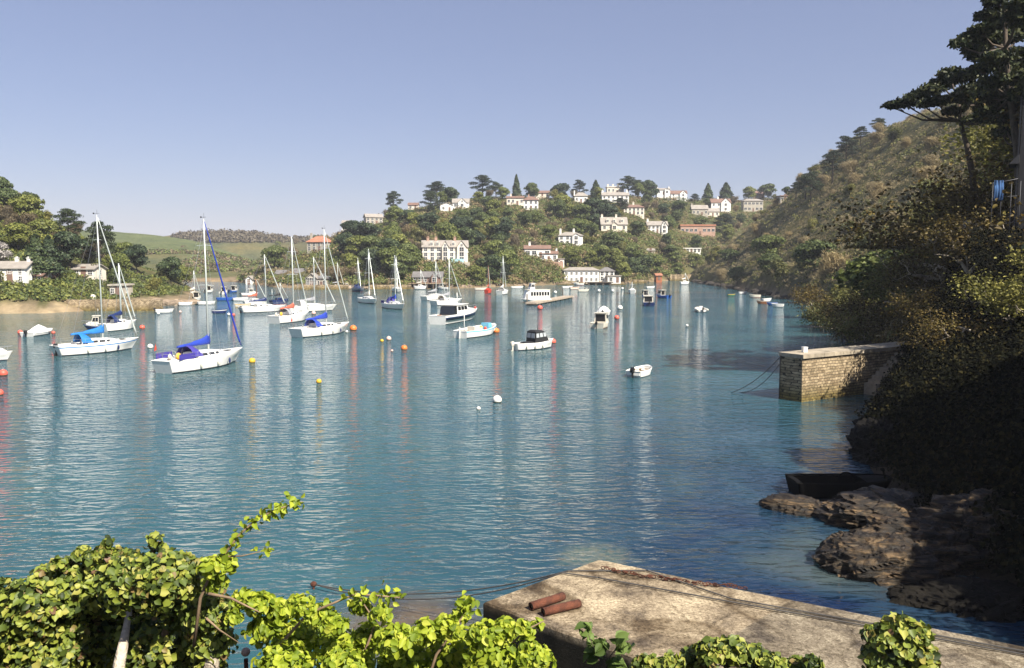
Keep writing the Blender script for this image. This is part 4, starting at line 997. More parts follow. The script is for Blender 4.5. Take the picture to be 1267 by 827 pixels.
house(830, 850, 236, 240, 248, 'white house with reddish roof and two front gables', 'the twin-gabled white house', 'gable', RW, TILEB, 2, 3, gables=((.75, .42, 1.0),), depth=.6)
house(856, 876, 254, 259, 267, 'stone house with grey roof left of the tall white gable', None, 'gable', RG, SLATEP, 1, 4, (.03,), depth=.5)
house(874, 890, 258, 262, 268, 'low cream house extension with broad pale roof', None, 'gable', RC, SLATEP, 1, 3, depth=.6)
house(880, 904, 246, 251, 262, 'tall white gabled house with brown roof', 'the tall white gable', 'gable', RW, TILEB, 2, 4, (.4,), gables=((.72, .45, 1.05),), depth=.6)
house(920, 944, 246, 249, 262, 'modern pale grey house with balcony near the right slope', 'the pale grey modern house', 'hip', RG, SLATEP, 2, 5, depth=.5, winw=1.6)
house(934, 946, 237, 241, 247, 'brown-roofed house with tall pink chimney on the right skyline', None, 'gable', RP, TILEB, 1, 2, (.25,), depth=.6, chm=RP)
house(966, 977, 242, 243, 247, 'low cream bungalow at the top of the brown slope', None, 'flat', RC, TILEB, 1, 3, depth=.5)
house(801, 826, 274, 279, 289, 'white gabled house standing clear in the trees above the right shore', 'the white house in the trees', 'gable', RW, SLATEP, 2, 5, (.05,), gables=((.82, .26, 1),), depth=.6)
house(842, 885, 278, 280, 291, 'long low pink brick building with flat orange roof', 'the long pink building', 'flat', RP, TILE, 1, 8, depth=.25, winw=1.4)
house(844, 867, 307, 308, 313, 'low white flat-roofed house among trees above the right shore', 'the low white house', 'flat', RW, RW, 1, 5, depth=.3)
house(800, 810, 308, 310, 313, 'small cream roof poking out of the trees above the right shore', None, 'gable', RC, SLATEP, 1, 1, depth=.8)
house(812, 819, 339, 341, 347, 'small rust-orange shed at the water edge', 'the orange shed', 'gable', paint('orange_shed_boards', (.4, .13, .05), .8), TILE, 1, 1, depth=.9, Y=322, name='shed', cat='shed')
qwall(829, 858, 340, 347, 345, 'pale stone sea wall near the brown wooded slope')
qwall(770, 800, 347, 350.5, 312, 'low dark stone quay right of the white boathouse')
qwall(660, 697, 340, 352, 300, 'old stone quay with dark openings left of the white boathouse')
qwall(363, 430, 353, 359, 248, 'stone quay in front of the left waterfront houses')
qwall(456, 508, 353, 358, 250, 'sloping pale slipway wall left of the dark boathouse')
house(304, 312, 342, 346, 353, 'small white gable-fronted cottage at the head of the creek', None, 'front', RW, SLATEP, 2, 1, depth=.9, Y=300)
house(341, 355, 335, 339, 345, 'white cottage with grey roof on the left waterfront', None, 'gable', RW, SLATE, 1, 3, depth=.6, Y=292)
house(363, 380, 333, 338, 345, 'slate-roofed cottage row left of the glass-fronted gable', None, 'gable', RC, SLATE, 1, 4, (.8,), depth=.5, Y=285)
house(379, 392, 339, 345, 357, 'pale gabled house with glazed front on the left quay', 'the glass-fronted gable', 'front', RG, SLATEP, 3, 3, depth=.9, Y=251, winw=1.0)
house(391, 404, 339, 345, 357, 'squat stone house with grey hipped roof on the left quay', None, 'hip', RG, SLATE, 1, 3, depth=.9, Y=252, chim=(.3,))
# left bank
house(-6, 31, 324.5, 332, 350, 'white cottage with pale slate roof and two chimneys behind the sandy beach', 'the white beach cottage', 'gable', RW, SLATEP, 2, 3, (.55, .93), depth=.5, rz=.12, winw=.5, winh=.8)
house(33, 52, 334, 341, 347, 'low brown-red roofed outbuilding beside the white beach cottage', None, 'gable', TILEB, TILEB, 1, 2, depth=.7, door=False, name='outbuilding', cat='outbuilding')
house(91, 116, 328, 333, 343, 'small summer house with pale grey roof between dark evergreens', 'the summer house', 'gable', RC, SLATEP, 1, 3, depth=.5, winw=.8, winh=.8, name='summer_house', cat='summer house')
house(136, 150, 352, 354, 368, 'roofless looking stone boathouse with steps behind the navy-covered sloop', None, 'flat', RG, RG, 1, 2, depth=.5, winw=.6, winh=.9, name='boathouse', cat='boathouse')
qwall(60, 196, 371.5, 385, 146, 'long rough stone sea wall along the left bank')
r = empty('dome_shelter', hit(115, 371), 0, 'small white domed shelter above the left sea wall', 'shelter')
m_ = MB(); m_.loft([[(.5*math.cos(a)*c, .45*math.sin(a)*c, z) for a in [2*PI*i/14 for i in range(14)]] for z, c in ((-.3, 1), (.6, 1), (.85, .8), (.98, .4))], smooth=True); m_.build('shell', RC, r)
m_ = MB(); m_.box(-.16, .16, -.47, -.4, 0, .6); m_.build('doorway', GLASSD, r)

# ---------------------------------------------------------------- trees
LV_MID = leafmat('mid_green_leaves', [(0, (.048, .07, .022)), (.5, (.1, .13, .038)), (1, (.17, .195, .065))])
LV_YEL = leafmat('yellow_green_leaves', [(0, (.08, .1, .02)), (.5, (.16, .18, .04)), (1, (.24, .25, .07))], objvar=.2)
LV_DARK = leafmat('dark_evergreen_leaves', [(0, (.018, .034, .016)), (.5, (.045, .07, .03)), (1, (.09, .115, .05))], transl=.15)
LV_PINE = leafmat('pine_needles', [(0, (.013, .025, .014)), (.5, (.03, .046, .024)), (1, (.06, .078, .035))], transl=.12)
LV_BARE = leafmat('bare_spring_twigs', [(0, (.08, .058, .03)), (.5, (.17, .13, .07)), (1, (.27, .22, .13))], transl=.15)
LV_OAK = leafmat('bronze_opening_leaves', [(0, (.03, .022, .006)), (.4, (.085, .06, .016)), (.75, (.16, .115, .03)), (1, (.2, .17, .05))], transl=.3)
LV_OLIVE = leafmat('olive_leaves', [(0, (.05, .056, .016)), (.5, (.135, .14, .04)), (1, (.24, .23, .075))], transl=.25)
LV_BLOS = leafmat('white_blossom', [(0, (.15, .14, .12)), (.5, (.4, .37, .34)), (1, (.6, .56, .52))], objvar=.05)
def grow(mb, p, d, L, r, lvl, rng, tips, up=.15, wob=.35, m=0, kids=(3, 4), n=5):
    pts = [Vector(p)]; d = Vector(d).normalized()
    for i in range(n):
        d = (d + Vector([rng.gauss(0, wob*.5) for _ in range(3)]) + Vector((0, 0, up*.3))).normalized()
        pts.append(pts[-1] + d*L/n)
    rs = [r*(1-.6*i/n) for i in range(n+1)]
    mb.tube(pts, rs, 6 if r > .12 else (4 if r > .04 else 3), m, cap=False)
    if lvl == 0: tips.append(pts[-1]); tips.append(pts[n//2]); return
    for k in range(rng.randint(*kids)):
        i = rng.randint(n//2, n); a = rng.uniform(0, 2*PI)
        side = d.orthogonal().normalized(); side.rotate(Matrix.Rotation(a, 3, d))
        grow(mb, pts[i], d*.55 + side*.9 + Vector((0, 0, up)), L*rng.uniform(.55, .75), rs[i]*.65, lvl-1, rng, tips, up, wob, m, kids, n)
PROTO = {}
def proto(key, kind, Ht, R, mat, n, size, seed, trunkh=.25, bark=BARK, blobs=12, tmpl=T_QUAD, flat=.7, shell=.5):
    rr = random.Random(seed); g = np.random.default_rng(seed)
    tb = MB(); tips = []
    if kind == 'round':
        B = []
        cz = Ht*.6
        for i in range(blobs):
            a = rr.uniform(0, 2*PI); u = rr.uniform(-1, 1); q = R*.62*(1-u*u*.6)*rr.uniform(.5, 1)
            s_ = rr.uniform(.3, .52)*R
            B.append((q*math.cos(a), q*math.sin(a), cz+u*Ht*.27, s_, s_, s_*flat))
        B.append((0, 0, cz+Ht*.16, R*.6, R*.6, R*.45))
        P, Nn = blob_points(B, n, g, shell); P[:, 2] = np.maximum(P[:, 2], .4)
        grow(tb, (0, 0, -1), (rr.gauss(0, .08), rr.gauss(0, .08), 1), Ht*.5, Ht*.03, 1, rr, tips)
    elif kind == 'cone':
        u = g.random(n)**.75; a = g.uniform(0, 2*PI, n); z = Ht*(.06+.94*u)
        rad = R*(1-u)**.75*(.75+.3*g.random(n))*(1+.18*np.sin(a*3+z*1.4)+.1*np.sin(z*5))
        P = np.stack([rad*np.cos(a), rad*np.sin(a), z], 1); Nn = np.stack([np.cos(a), np.sin(a), np.full(n, .5)], 1)
        tb.tube([(0, 0, -1), (0, 0, Ht*.9)], [Ht*.025, .04], 6)
    elif kind == 'pine':
        B = []; tp = []
        lean = rr.uniform(-.08, .08)
        tb.tube([(0, 0, -1), (lean*Ht*.5, .1, Ht*.45), (lean*Ht, 0, Ht*.9)], [Ht*.032, Ht*.022, .06], 6)
        for i in range(blobs):
            z = Ht*(.45+.55*i/(blobs-1)); a = i*2.4+rr.random(); q = R*(1.05-.75*((z/Ht-.45)/.55)**2)*rr.uniform(.35, .85); c = lean*z
            x, y = q*math.cos(a)+c, q*math.sin(a); s_ = R*rr.uniform(.28, .46)
            B.append((x, y, z, s_, s_, s_*.34)); tb.tube([(c, 0, z-Ht*.12), (x*.6+c*.4, y*.6, z-.25), (x, y, z-.1)], [Ht*.01, Ht*.007, .03], 4, cap=False)
        P, Nn = blob_points(B, n, g, .3, .5); Nn = Nn*.4; Nn[:, 2] += .6
    elif kind == 'bare':
        grow(tb, (0, 0, -1), (rr.gauss(0, .1), rr.gauss(0, .1), 1), Ht*.38, Ht*.022, 2, rr, tips, .35, .4, kids=(3, 4))
        T = np.array([tuple(t) for t in tips]); B = [(t[0], t[1], t[2], R*.3, R*.3, R*.27) for t in T]
        P, Nn = blob_points(B, n, g, .1, 1.0)
    me_t = tb.mesh('trunk', bark)
    me_c = leaf_mesh('crown', P, Nn, size, tmpl, mat, flop=.55, droop=(0, 0, 1.2) if kind == 'bare' else None, rng=g)
    PROTO[key] = (me_t, me_c, Ht, R)
SPEC = {  # species -> (object name, colour words, proto keys)
 'mid': ('broadleaf_tree', 'mid green broadleaf tree', ['mid1', 'mid2', 'mid3']), 'yel': ('broadleaf_tree', 'yellow-green tree in fresh leaf', ['yel1', 'yel2']),
 'dark': ('evergreen_tree', 'dark rounded evergreen', ['dark1', 'dark2']), 'pine': ('pine_tree', 'dark flat-tiered pine', ['pine1', 'pine2']),
 'cone': ('conifer_tree', 'dark conical conifer', ['cone1']), 'bare': ('bare_tree', 'brown tree still bare of leaves', ['bare1', 'bare2', 'bare3']),
 'slope': ('bare_tree', 'tan leafless tree', ['tan1', 'tan2', 'tan3']), 'blos': ('blossom_tree', 'tree in white blossom', ['blos1']), 'olive': ('broadleaf_tree', 'olive tree with thin new leaves', ['olive1', 'olive2'])}
for i in (1, 2, 3): proto('mid%d' % i, 'round', 10, 5.2, LV_MID, 4200, .5, 10+i, blobs=14)
for i in (1, 2): proto('yel%d' % i, 'round', 10, 5, LV_YEL, 4000, .48, 20+i, blobs=13)
for i in (1, 2): proto('dark%d' % i, 'round', 10, 5.3, LV_DARK, 4600, .5, 30+i, blobs=14, shell=.6)
for i in (1, 2): proto('pine%d' % i, 'pine', 12, 5.2, LV_PINE, 5200, .42, 40+i, blobs=15, tmpl=T_NEEDLE)
proto('cone1', 'cone', 12, 2.6, LV_DARK, 4200, .4, 51)
for i in (1, 2, 3): proto('bare%d' % i, 'bare', 10, 5, LV_BARE, 4200, .6, 60+i, tmpl=(T_BLADE[0]*np.array([2.6, 1, 1]), T_BLADE[1]))
LV_TAN = leafmat('tan_twigs', [(0, (.16, .12, .06)), (.5, (.28, .22, .11)), (1, (.38, .32, .18))], transl=.2, objvar=.12)
for i in (1, 2, 3): proto('tan%d' % i, 'bare', 8, 5, LV_TAN, 4600, .6, 90+i, tmpl=(T_BLADE[0]*np.array([2.0, 1, 1]), T_BLADE[1]))
for i in (1, 2): proto('olive%d' % i, 'bare', 10, 5, LV_OLIVE, 5200, .3, 70+i)
proto('blos1', 'round', 8, 4, LV_BLOS, 3000, .35, 81)
TREES = []
def tree(sp, pos, h, label=None, land=None, wide=1.0):
    nm, words_, keys = SPEC[sp]; key = random.choice(keys); mt, mc, Ht, R = PROTO[key]
    s = h/Ht; r = empty(nm, pos, random.uniform(0, 6.28), label, 'tree', None, (s*wide, s*wide, s))
    link('trunk', mt, r); link('crown', mc, r)
    px, py, d = project((pos[0], pos[1], pos[2]+h*.55))
    TREES.append(dict(o=r, sp=sp, px=px, py=py, h=h*F/d, w=R*s*wide*F/d, d=d, label=label))
    if land: LAND.append((land, px, py, R*s*wide*F/d))
    return r
def ptree(sp, px, ytop, ybase, label, land=None, wide=1.0, Y=None, protect=False):
    b = hit(px, ybase) if Y is None else Vector((at_y(px, ybase, Y).x, Y, H(at_y(px, ybase, Y).x, Y)))
    if Y is None and px > 330 and b.y > lerp_tab(C_R, px)+8:
        yy = lerp_tab(C_R, px)+8; x_ = at_y(px, ybase, yy).x; b = Vector((x_, yy, H(x_, yy)-.5))
    top = at_y(px, ytop, b.y).z
    if protect: PROTECT.append((px-6, px+6, ytop, ybase, b.y))
    return tree(sp, b, max(2.5, top-b.z), label, land, wide)
for a in [
 ('yel', 493, 289, 320, 'bright lime green tree left of the large cream villa', 'the lime green tree', 1.2), ('bare', 515, 290, 322, 'pinkish brown bare tree between the lime green tree and the cream villa', None, 1.1),
 ('pine', 487, 238, 264, 'tall dark conifer standing up on the left skyline', 'the tall dark conifer', .9), ('pine', 541, 226, 252, 'broad dark pine on the skyline, left of two', None, 1.2), ('dark', 558, 232, 256, 'dark round evergreen beside the broad skyline pine', None, 1.0),
 ('pine', 597, 218, 246, 'tallest dark pine on the skyline above the paired white gables', 'the tallest skyline pine', 1.2), ('pine', 614, 226, 246, 'lower dark pine touching the tallest skyline pine', None, 1.1),
 ('cone', 639, 216, 240, 'narrow dark cypress on the skyline', 'the skyline cypress', .95), ('mid', 658, 226, 242, 'green round tree on the skyline right of the cypress', None, 1), ('dark', 695, 227, 245, 'round dark tree on the skyline between cypress and tower house', 'the round dark skyline tree', 1.1),
 ('pine', 717, 224, 240, 'umbrella-shaped pine on the skyline', None, 1.0), ('cone', 737, 223, 240, 'dark conical tree left of the cream tower house', None, 1.6), ('pine', 777, 219, 240, 'dark pine rising right of the cream tower house', None, 1.2), ('pine', 790, 224, 240, 'second dark pine right of the tower house', None, 1.1), ('dark', 803, 224, 242, 'dark rounded evergreen at the right end of the skyline pines', None, 1),
 ('cone', 876, 227, 240, 'small dark conical tree on the right skyline', None, 1.5), ('cone', 898, 226, 247, 'broad dark conifer behind the tall white gable', 'the broad conifer', 2.0), ('yel', 927, 231, 246, 'yellow-green tree left of the pink chimney', None, 1.0), ('mid', 949, 228, 246, 'fresh green tree right of the pink chimney', None, 1.2), ('dark', 973, 231, 243, 'small dark tree above the low bungalow', None, 1),
 ('dark', 733, 246, 275, 'large black-green cedar mass left of the cream house with dormers', 'the big dark cedar', 1.2), ('pine', 748, 248, 274, 'dark tree right against the big cedar', None, 1.2), ('pine', 768, 246, 270, 'spreading dark cedar in front of the wide white house', None, 1.2),
 ('pine', 897, 266, 290, 'spreading dark cedar right of the long pink building', None, 1.5), ('dark', 437, 273, 302, 'large dark evergreen on the left shoulder of the hill', None, 1.3), ('dark', 455, 276, 305, 'big dark evergreen, right of two on the left shoulder', None, 1.3), ('dark', 716, 272, 294, 'dark holm oak right of the hip-roofed white villa', None, 1.1)]:
    ptree(*a[:5], land=a[5], wide=a[6])
# left bank
for a in [('cone', 46, 290, 343, 'broad dark cypress behind the white beach cottage', 'the left broad cypress', 1.6), ('cone', 62, 292, 343, 'broad dark cypress, middle one left of the summer house', None, 1.6), ('dark', 86, 287, 335, 'large dark evergreen above the summer house', 'the evergreen above the summer house', 1.0),
 ('pine', 85, 260, 305, 'tall dark pine standing against the sky above the left bank', 'the left bank skyline pine', 1.05), ('pine', 126, 277, 345, 'dark ragged pine behind the mast of the blue-striped sloop', None, .75), ('dark', 170, 303, 338, 'brownish dark round tree in the middle of the left bank', 'the brownish dark tree', 1.0),
 ('dark', 212, 318, 354, 'very dark dense round tree near the rocky point', 'the dense round tree at the point', .95), ('bare', 12, 240, 275, 'brown bare tree highest on the left hillside', None, 1.1), ('bare', 40, 248, 285, 'brown bare tree against the sky left of the skyline pine', None, 1.2), ('bare', -12, 236, 275, 'brown bare tree cut by the left edge on the hillside', None, 1.2), ('yel', 22, 275, 312, 'yellow-green tree above the white beach cottage', None, 1.2), ('blos', 4, 300, 330, 'white blossoming tree above the beach cottage', None, .9), ('bare', 105, 277, 325, 'brown bare tree against the sky right of the skyline pine', None, 1)]:
    ptree(*a[:5], land=a[5], wide=a[6], protect=a[0] in ('cone', 'dark'))

def blocked(px, yt, yb, w, Y, tol=2):
    for x0, x1, y0, y1, yy in PROTECT:
        if Y < yy+2 and px+w*.8 > x0 and px-w*.8 < x1 and yt < y1-tol and yb > y0: return True
        if abs(Y-yy) < 9 and x0 < px < x1: return True
    return False
placed = []
def scatter(n, px0, px1, py0, py1, species, hr, minsep, guard=3000, ymax=900, ok=None):
    c = 0; t = 0
    while c < n and t < guard:
        t += 1; px = random.uniform(px0, px1); py = random.uniform(py0, py1); b = hit(px, py, 60)
        if b.y > ymax or b.z < .6 or b.y < 60: continue
        if ok and not ok(px, py, b): continue
        sp = random.choice(species(px, py) if callable(species) else species); h = random.uniform(*hr); d = project(b)[2]
        hp = h*F/d; w = .5*hp
        if any(abs(px-q[0]) < minsep*1.1 and abs(py-q[1]) < minsep*.6 for q in placed): continue
        if blocked(px, py-hp, py, w, b.y): continue
        placed.append((px, py)); tree(sp, b-Vector((0, 0, .6)), h, wide=random.uniform(.85, 1.2)); c += 1
    return c
def central(px, py):
    n = mnoise.noise((px*.02, py*.03, 2)); 
    if py > 325 and px > 690: return ['mid', 'yel', 'yel', 'olive', 'dark', 'mid']
    if n > .25: return ['dark', 'dark', 'mid', 'mid', 'pine']
    if n < -.2: return ['bare', 'bare', 'yel', 'olive', 'mid']
    return ['mid', 'bare', 'dark', 'olive', 'yel', 'bare', 'mid']
n1 = scatter(185, 335, 985, 236, 352, central, (6.5, 10.5), 10, 7000, ok=lambda px, py, b: b.y > 372 or b.x < lerp_tab(SHORE_R, b.y)-2)
n2 = scatter(50, -60, 232, 240, 366, lambda px, py: ['bare', 'olive', 'mid', 'yel', 'bare', 'dark'] if py < 330 else ['yel', 'mid', 'olive'], (4, 7.5), 12.5, 4000, 230)
# wooded slope on the right (scattered in metres)
sl = 0; pos = []; t = 0
while sl < 112 and t < 9000:
    t += 1; Y = random.uniform(74, 345); s = lerp_tab(SHORE_R, Y); off = random.uniform(1.0, 62 if Y < 190 else 95); X = s+off
    if abs(X/Y) > .72: continue
    if any((X-q[0])**2+(Y-q[1])**2 < (6+Y*.016)**2 for q in pos): continue
    pos.append((X, Y)); sp = random.choice(['slope', 'slope', 'slope', 'olive'] if off > 9 else ['slope', 'olive', 'olive', 'mid'])
    tree(sp, Vector((X, Y, H(X, Y)-.5)), random.uniform(4.5, 7) if off > 8 else random.uniform(6, 9), wide=random.uniform(1.1, 1.5)); sl += 1
print('trees', n1, n2, sl)
for px, yt, yb, Y in [(985, 226, 240, 300), (997, 216, 236, 285), (1003, 214, 232, 270)]:
    p = at_y(px, yb, Y); z = H(p.x, Y)
    ptree('pine', px, yt, yb, {985: 'tiny lone pine, lowest of three on the brown slope skyline', 997: 'small umbrella pine, middle of three on the brown slope skyline', 1003: 'small pine, uppermost of three on the brown slope skyline'}[px], Y=Y)
for i, (px, yt, Y, wd) in enumerate([(1030, 188, 270, 1.0), (1047, 170, 280, 1.1), (1064, 158, 290, 1.1), (1086, 147, 300, 1.3)]):
    p = at_y(px, yt, Y); z = H(p.x, Y); h = max(6, p.z-z); hh = min(h, 13)
    ptree('pine', px, yt, yt+34, ['dark pine lowest on the upper skyline of the right slope', 'dark pine, second up the skyline of the right slope', 'dark pine, third up the skyline of the right slope', 'wide dark pine, fourth up the skyline of the right slope', 'dark pine, fifth up the skyline of the right slope', 'dark pine half behind the big leaning pine'][i], Y=Y, wide=wd)

# labels for the scattered trees: kind, size, and place relative to something one can find
def place_words(t):
    best = None
    for ln, lx, ly, lw in LAND:
        d = math.hypot(t['px']-lx, (t['py']-ly)*1.6)
        if best is None or d < best[0]: best = (d, ln, lx, ly)
    d, ln, lx, ly = best; dx, dy = t['px']-lx, (t['py']-ly)*1.6
    rel = ('right of' if dx > 0 else 'left of') if abs(dx) > abs(dy) else ('above' if dy < 0 else 'below')
    return ln, rel, d
LAND += [('the jetty', 1040, 400, 10), ('the six dinghies', 935, 350, 10), ('the slope foot', 880, 335, 8), ('the lone slope pines', 1000, 250, 8), ('the upper slope pines', 1075, 200, 8)]
bins = {}
for t in TREES:
    if t['label']: continue
    ln, rel, d = place_words(t); t['dd'] = d; bins.setdefault((t['sp'], ln, rel), []).append(t)
ORD = ['', 'second ', 'third ', 'fourth ', 'fifth ', 'sixth ', 'seventh ', 'eighth ', 'ninth ', 'tenth ', 'eleventh ', 'twelfth ', 'thirteenth ', 'fourteenth ', 'fifteenth ', 'sixteenth ']
for (sp, ln, rel), ts in bins.items():
    ts.sort(key=lambda t: t['dd'])
    for i, t in enumerate(ts):
        w_ = SPEC[sp][1]
        t['o']['label'] = ('%s%s %s %s' % (ORD[min(i, 15)], w_, rel, ln)) if i else ('%s closest %s %s' % (w_, rel, ln))
        t['o']['group'] = 'trees on the hillsides'

# ground cover of scrub on the slopes: uncountable
def scrub(name, label, pts_fn, n, size, mat, mound, seed, per=26, tmpl=T_QUAD):
    g = np.random.default_rng(seed); rr = random.Random(seed); P = []; Nn = []
    c = 0; t = 0
    while c < n and t < n*6:
        t += 1; q = pts_fn(rr)
        if q is None: continue
        c += 1; m_ = mound*rr.uniform(.6, 1.4)
        d = g.normal(0, 1, (per, 3)); d /= np.linalg.norm(d, axis=1)[:, None]; d[:, 2] = abs(d[:, 2])
        P.append(np.array([[q[0], q[1], q[2]]]) + d*np.array([[m_*1.3, m_*1.3, m_*.85]])*g.uniform(.6, 1, (per, 1))); Nn.append(d)
    P = np.concatenate(P); Nn = np.concatenate(Nn)
    return tag(link(name, leaf_mesh(name, P, Nn, size, tmpl, mat, flop=.5, rng=g)), label, None, None, 'stuff')
def f_central(rr):
    px, py = rr.uniform(330, 985), rr.uniform(238, 353); b = hit(px, py, 200, 6)
    if b.z < .8 or b.y > 700 or (b.y < 372 and b.x > lerp_tab(SHORE_R, b.y)-2): return None
    for x0, x1, y0, y1, yy in PROTECT:
        if x0-1 < px < x1+1 and y0 < py < y1+1: return None
    return b
def f_ridge(rr):
    px = rr.uniform(395, 985); Y = lerp_tab(C_R, px)+rr.uniform(2, 40); X = (px-CX)/F/CP*Y
    return (X, Y, H(X, Y)+.5)
def f_left(rr):
    px, py = rr.uniform(-40, 235), rr.uniform(245, 372); b = hit(px, py, 100, 3)
    if b.z < 1.6 or b.y > 240: return None
    for x0, x1, y0, y1, yy in PROTECT:
        if x0-1 < px < x1+1 and y0 < py < y1+1: return None
    return b
def f_slope(rr):
    Y = 60*(345/60)**rr.random(); X = lerp_tab(SHORE_R, Y)+rr.uniform(1.2, 62 if Y < 190 else 100)
    return (X, Y, H(X, Y)) if abs(X/Y) < .75 else None
scrub('scrub', 'low mixed green scrub between the trees of the far hill', f_central, 2600, .45, LV_MID, 1.9, 1, 46)
scrub('scrub', 'yellowish green bushes scattered over the far hill', f_central, 500, .45, LV_YEL, 1.5, 2, 40)
scrub('scrub', 'brown bare thicket between the trees of the far hill', f_central, 1300, .5, LV_BARE, 1.9, 12, 42)
scrub('scrub', 'hedge and thicket along the crest of the far hill', f_ridge, 420, .5, LV_MID, 2.1, 14, 60)
scrub('scrub', 'bare thicket along the crest of the far hill', f_ridge, 300, .55, LV_BARE, 2.3, 15, 60)
scrub('scrub', 'sunlit green scrub along the left bank', f_left, 700, .38, LV_YEL, .9, 3)
scrub('scrub', 'darker green scrub along the left bank', f_left, 600, .38, LV_MID, .9, 4)
scrub('scrub', 'brown bramble and dead bracken on the right slope', f_slope, 4600, .5, LV_TAN, 1.3, 5, 40, (T_BLADE[0]*np.array([2.4, 1, 1]), T_BLADE[1]))
scrub('scrub', 'olive scrub on the right slope', f_slope, 1700, .36, LV_OLIVE, 1.1, 6, 36)
def f_far(rr):
    px = rr.uniform(215, 420); b = hit(px, rr.uniform(282, 300), 400, 12)
    return b if b.y > 640 else None
scrub('far_wood', 'distant brown wood on the hill behind the green field', f_far, 1100, 1.5, LV_BARE, 4.5, 7, 40)
def f_mid(rr):
    px, py = rr.uniform(140, 345), rr.uniform(292, 352); b = hit(px, py, 200, 8)
    return b if 300 < b.y < 620 and mnoise.noise((b.x*.03, b.y*.03, 4)) > .0 and b.z > 1 and (b.y-330)/230 < .75 else None
scrub('gorse', 'patchy brown gorse on the slope below the green field', f_mid, 420, .8, LV_BARE, 1.8, 8, 20)
scrub('gorse', 'patchy green gorse on the slope below the green field', f_mid, 420, .8, LV_MID, 1.7, 9, 26)
# shoreline boulders
def rocks(name, label, fn, n, s0, s1, seed, m):
    rr = random.Random(seed); mb = MB(); c = 0; t = 0
    while c < n and t < n*8:
        t += 1; q = fn(rr)
        if q is None: continue
        c += 1; s = rr.uniform(s0, s1); st = len(mb.v); mb.ball((0, 0, 0), (s*rr.uniform(.8, 1.7), s*rr.uniform(.7, 1.2), s*rr.uniform(.4, .8)), 7, 5)
        k = rr.uniform(0, 9)
        for i in range(st, len(mb.v)):
            v = Vector(mb.v[i]); v *= 1+.45*mnoise.noise(v*(1.2/s)+Vector((k, k, k))); mb.v[i] = (v.x+q[0], v.y+q[1], v.z+q[2])
    mb.sm = [False]*len(mb.sm)
    return tag(mb.build(name, m), label, None, None, 'stuff')
ROCKP = paint('pale_shore_rock', (.3, .23, .16), .95, .3, .7, bumps=.6); ROCKD = paint('dark_shore_rock', (.05, .04, .03), .9, .35, 1.2, bumps=.8)
def shore_fn(tab, a, b_, in_):
    def f(rr):
        px = rr.uniform(a, b_); Y = lerp_tab(tab, px)+rr.uniform(-.5, in_); return ((px-CX)/F/CP*Y, Y, rr.uniform(-.1, .5))
    return f
rocks('shore_rocks', 'pale boulders along the left point', shore_fn(L_S, 150, 246, 5), 130, .3, 1.1, 1, ROCKP)
rocks('shore_rocks', 'brown boulders along the far shore', shore_fn(C_S, 400, 860, 5), 320, .3, 1.1, 2, ROCKP)
def fr(rr): Y = 60*(330/60)**rr.random(); return (lerp_tab(SHORE_R, Y)+rr.uniform(-.6, 2), Y, rr.uniform(-.1, .7))
rocks('shore_rocks', 'dark boulders at the foot of the right slope', fr, 260, .4, 1.4, 3, ROCKD)
# ---------------------------------------------------------------- near right bank
LV_IVYD = leafmat('shade_darkened_ivy_leaves', [(0, (.003, .004, .002)), (.6, (.008, .009, .004)), (1, (.03, .026, .009))], transl=.05, rough=.9, spec=.08)  # leaf colour taken down to near black to stand for shade
def f_bank(rr):
    Y = 13*(72/13)**rr.random(); s = lerp_tab(SHORE_R, Y); X = s + 1.0 + 22*rr.random()**1.3
    if X/Y > .78: return None
    return (X, Y, H(X, Y)+.1)
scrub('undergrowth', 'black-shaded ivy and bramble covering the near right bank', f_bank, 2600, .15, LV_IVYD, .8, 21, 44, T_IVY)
def f_bank2(rr):
    Y = 56*(95/56)**rr.random(); s = lerp_tab(SHORE_R, Y); X = s + .5 + 14*rr.random()
    return (X, Y, H(X, Y)+.3)
scrub('undergrowth', 'bronze and olive brambles above the stone jetty', f_bank2, 420, .2, LV_OAK, 1.2, 22, 60, T_OVAL)

def oak_proto(key, Ht, R, mat, n, size, seed, bark=BARKPALE, lean=(0, 0, 1)):
    rr = random.Random(seed); g = np.random.default_rng(seed); tb = MB(); tips = []
    for j in range(rr.randint(2, 3)):
        grow(tb, (rr.gauss(0, .2), rr.gauss(0, .2), -1), (rr.gauss(0, .55)+lean[0], rr.gauss(0, .4)+lean[1], lean[2]), Ht*.42, Ht*.027, 3, rr, tips, .3, .75, kids=(2, 3), n=6)
    T = np.array([tuple(t) for t in tips]); idx = g.choice(len(T), n)
    P = T[idx] + g.normal(0, 1, (n, 3))*np.array([[R*.13, R*.13, R*.1]]); P[:, 2] = np.maximum(P[:, 2], -.5)
    Nn = g.normal(0, .6, (n, 3)); Nn[:, 2] += .8
    PROTO[key] = (tb.mesh('trunk', bark), leaf_mesh('crown', P, Nn, size, T_OVAL, mat, flop=.4, rng=g), Ht, R)
oak_proto('oak1', 8, 4.6, LV_OAK, 3300, .18, 101, lean=(-.4, 0, .8)); oak_proto('oak2', 8, 4.6, LV_OAK, 3300, .18, 102); oak_proto('oak3', 8, 4.6, LV_OLIVE, 5200, .19, 103, lean=(-.3, -.1, .9)); oak_proto('oak4', 8, 4.6, LV_OAK, 3000, .17, 104, lean=(-.6, 0, .6))
SPEC['oak'] = ('oak_tree', 'gnarled oak', ['oak1', 'oak2', 'oak4']); oak_proto('oaktall1', 14, 7, LV_OLIVE, 9000, .2, 111); oak_proto('oaktall2', 14, 7, LV_OAK, 9000, .2, 112)
SPEC['tall_g'] = ('oak_tree', 'tall oak', ['oaktall1']); SPEC['tall'] = ('oak_tree', 'tall oak', ['oaktall2'])
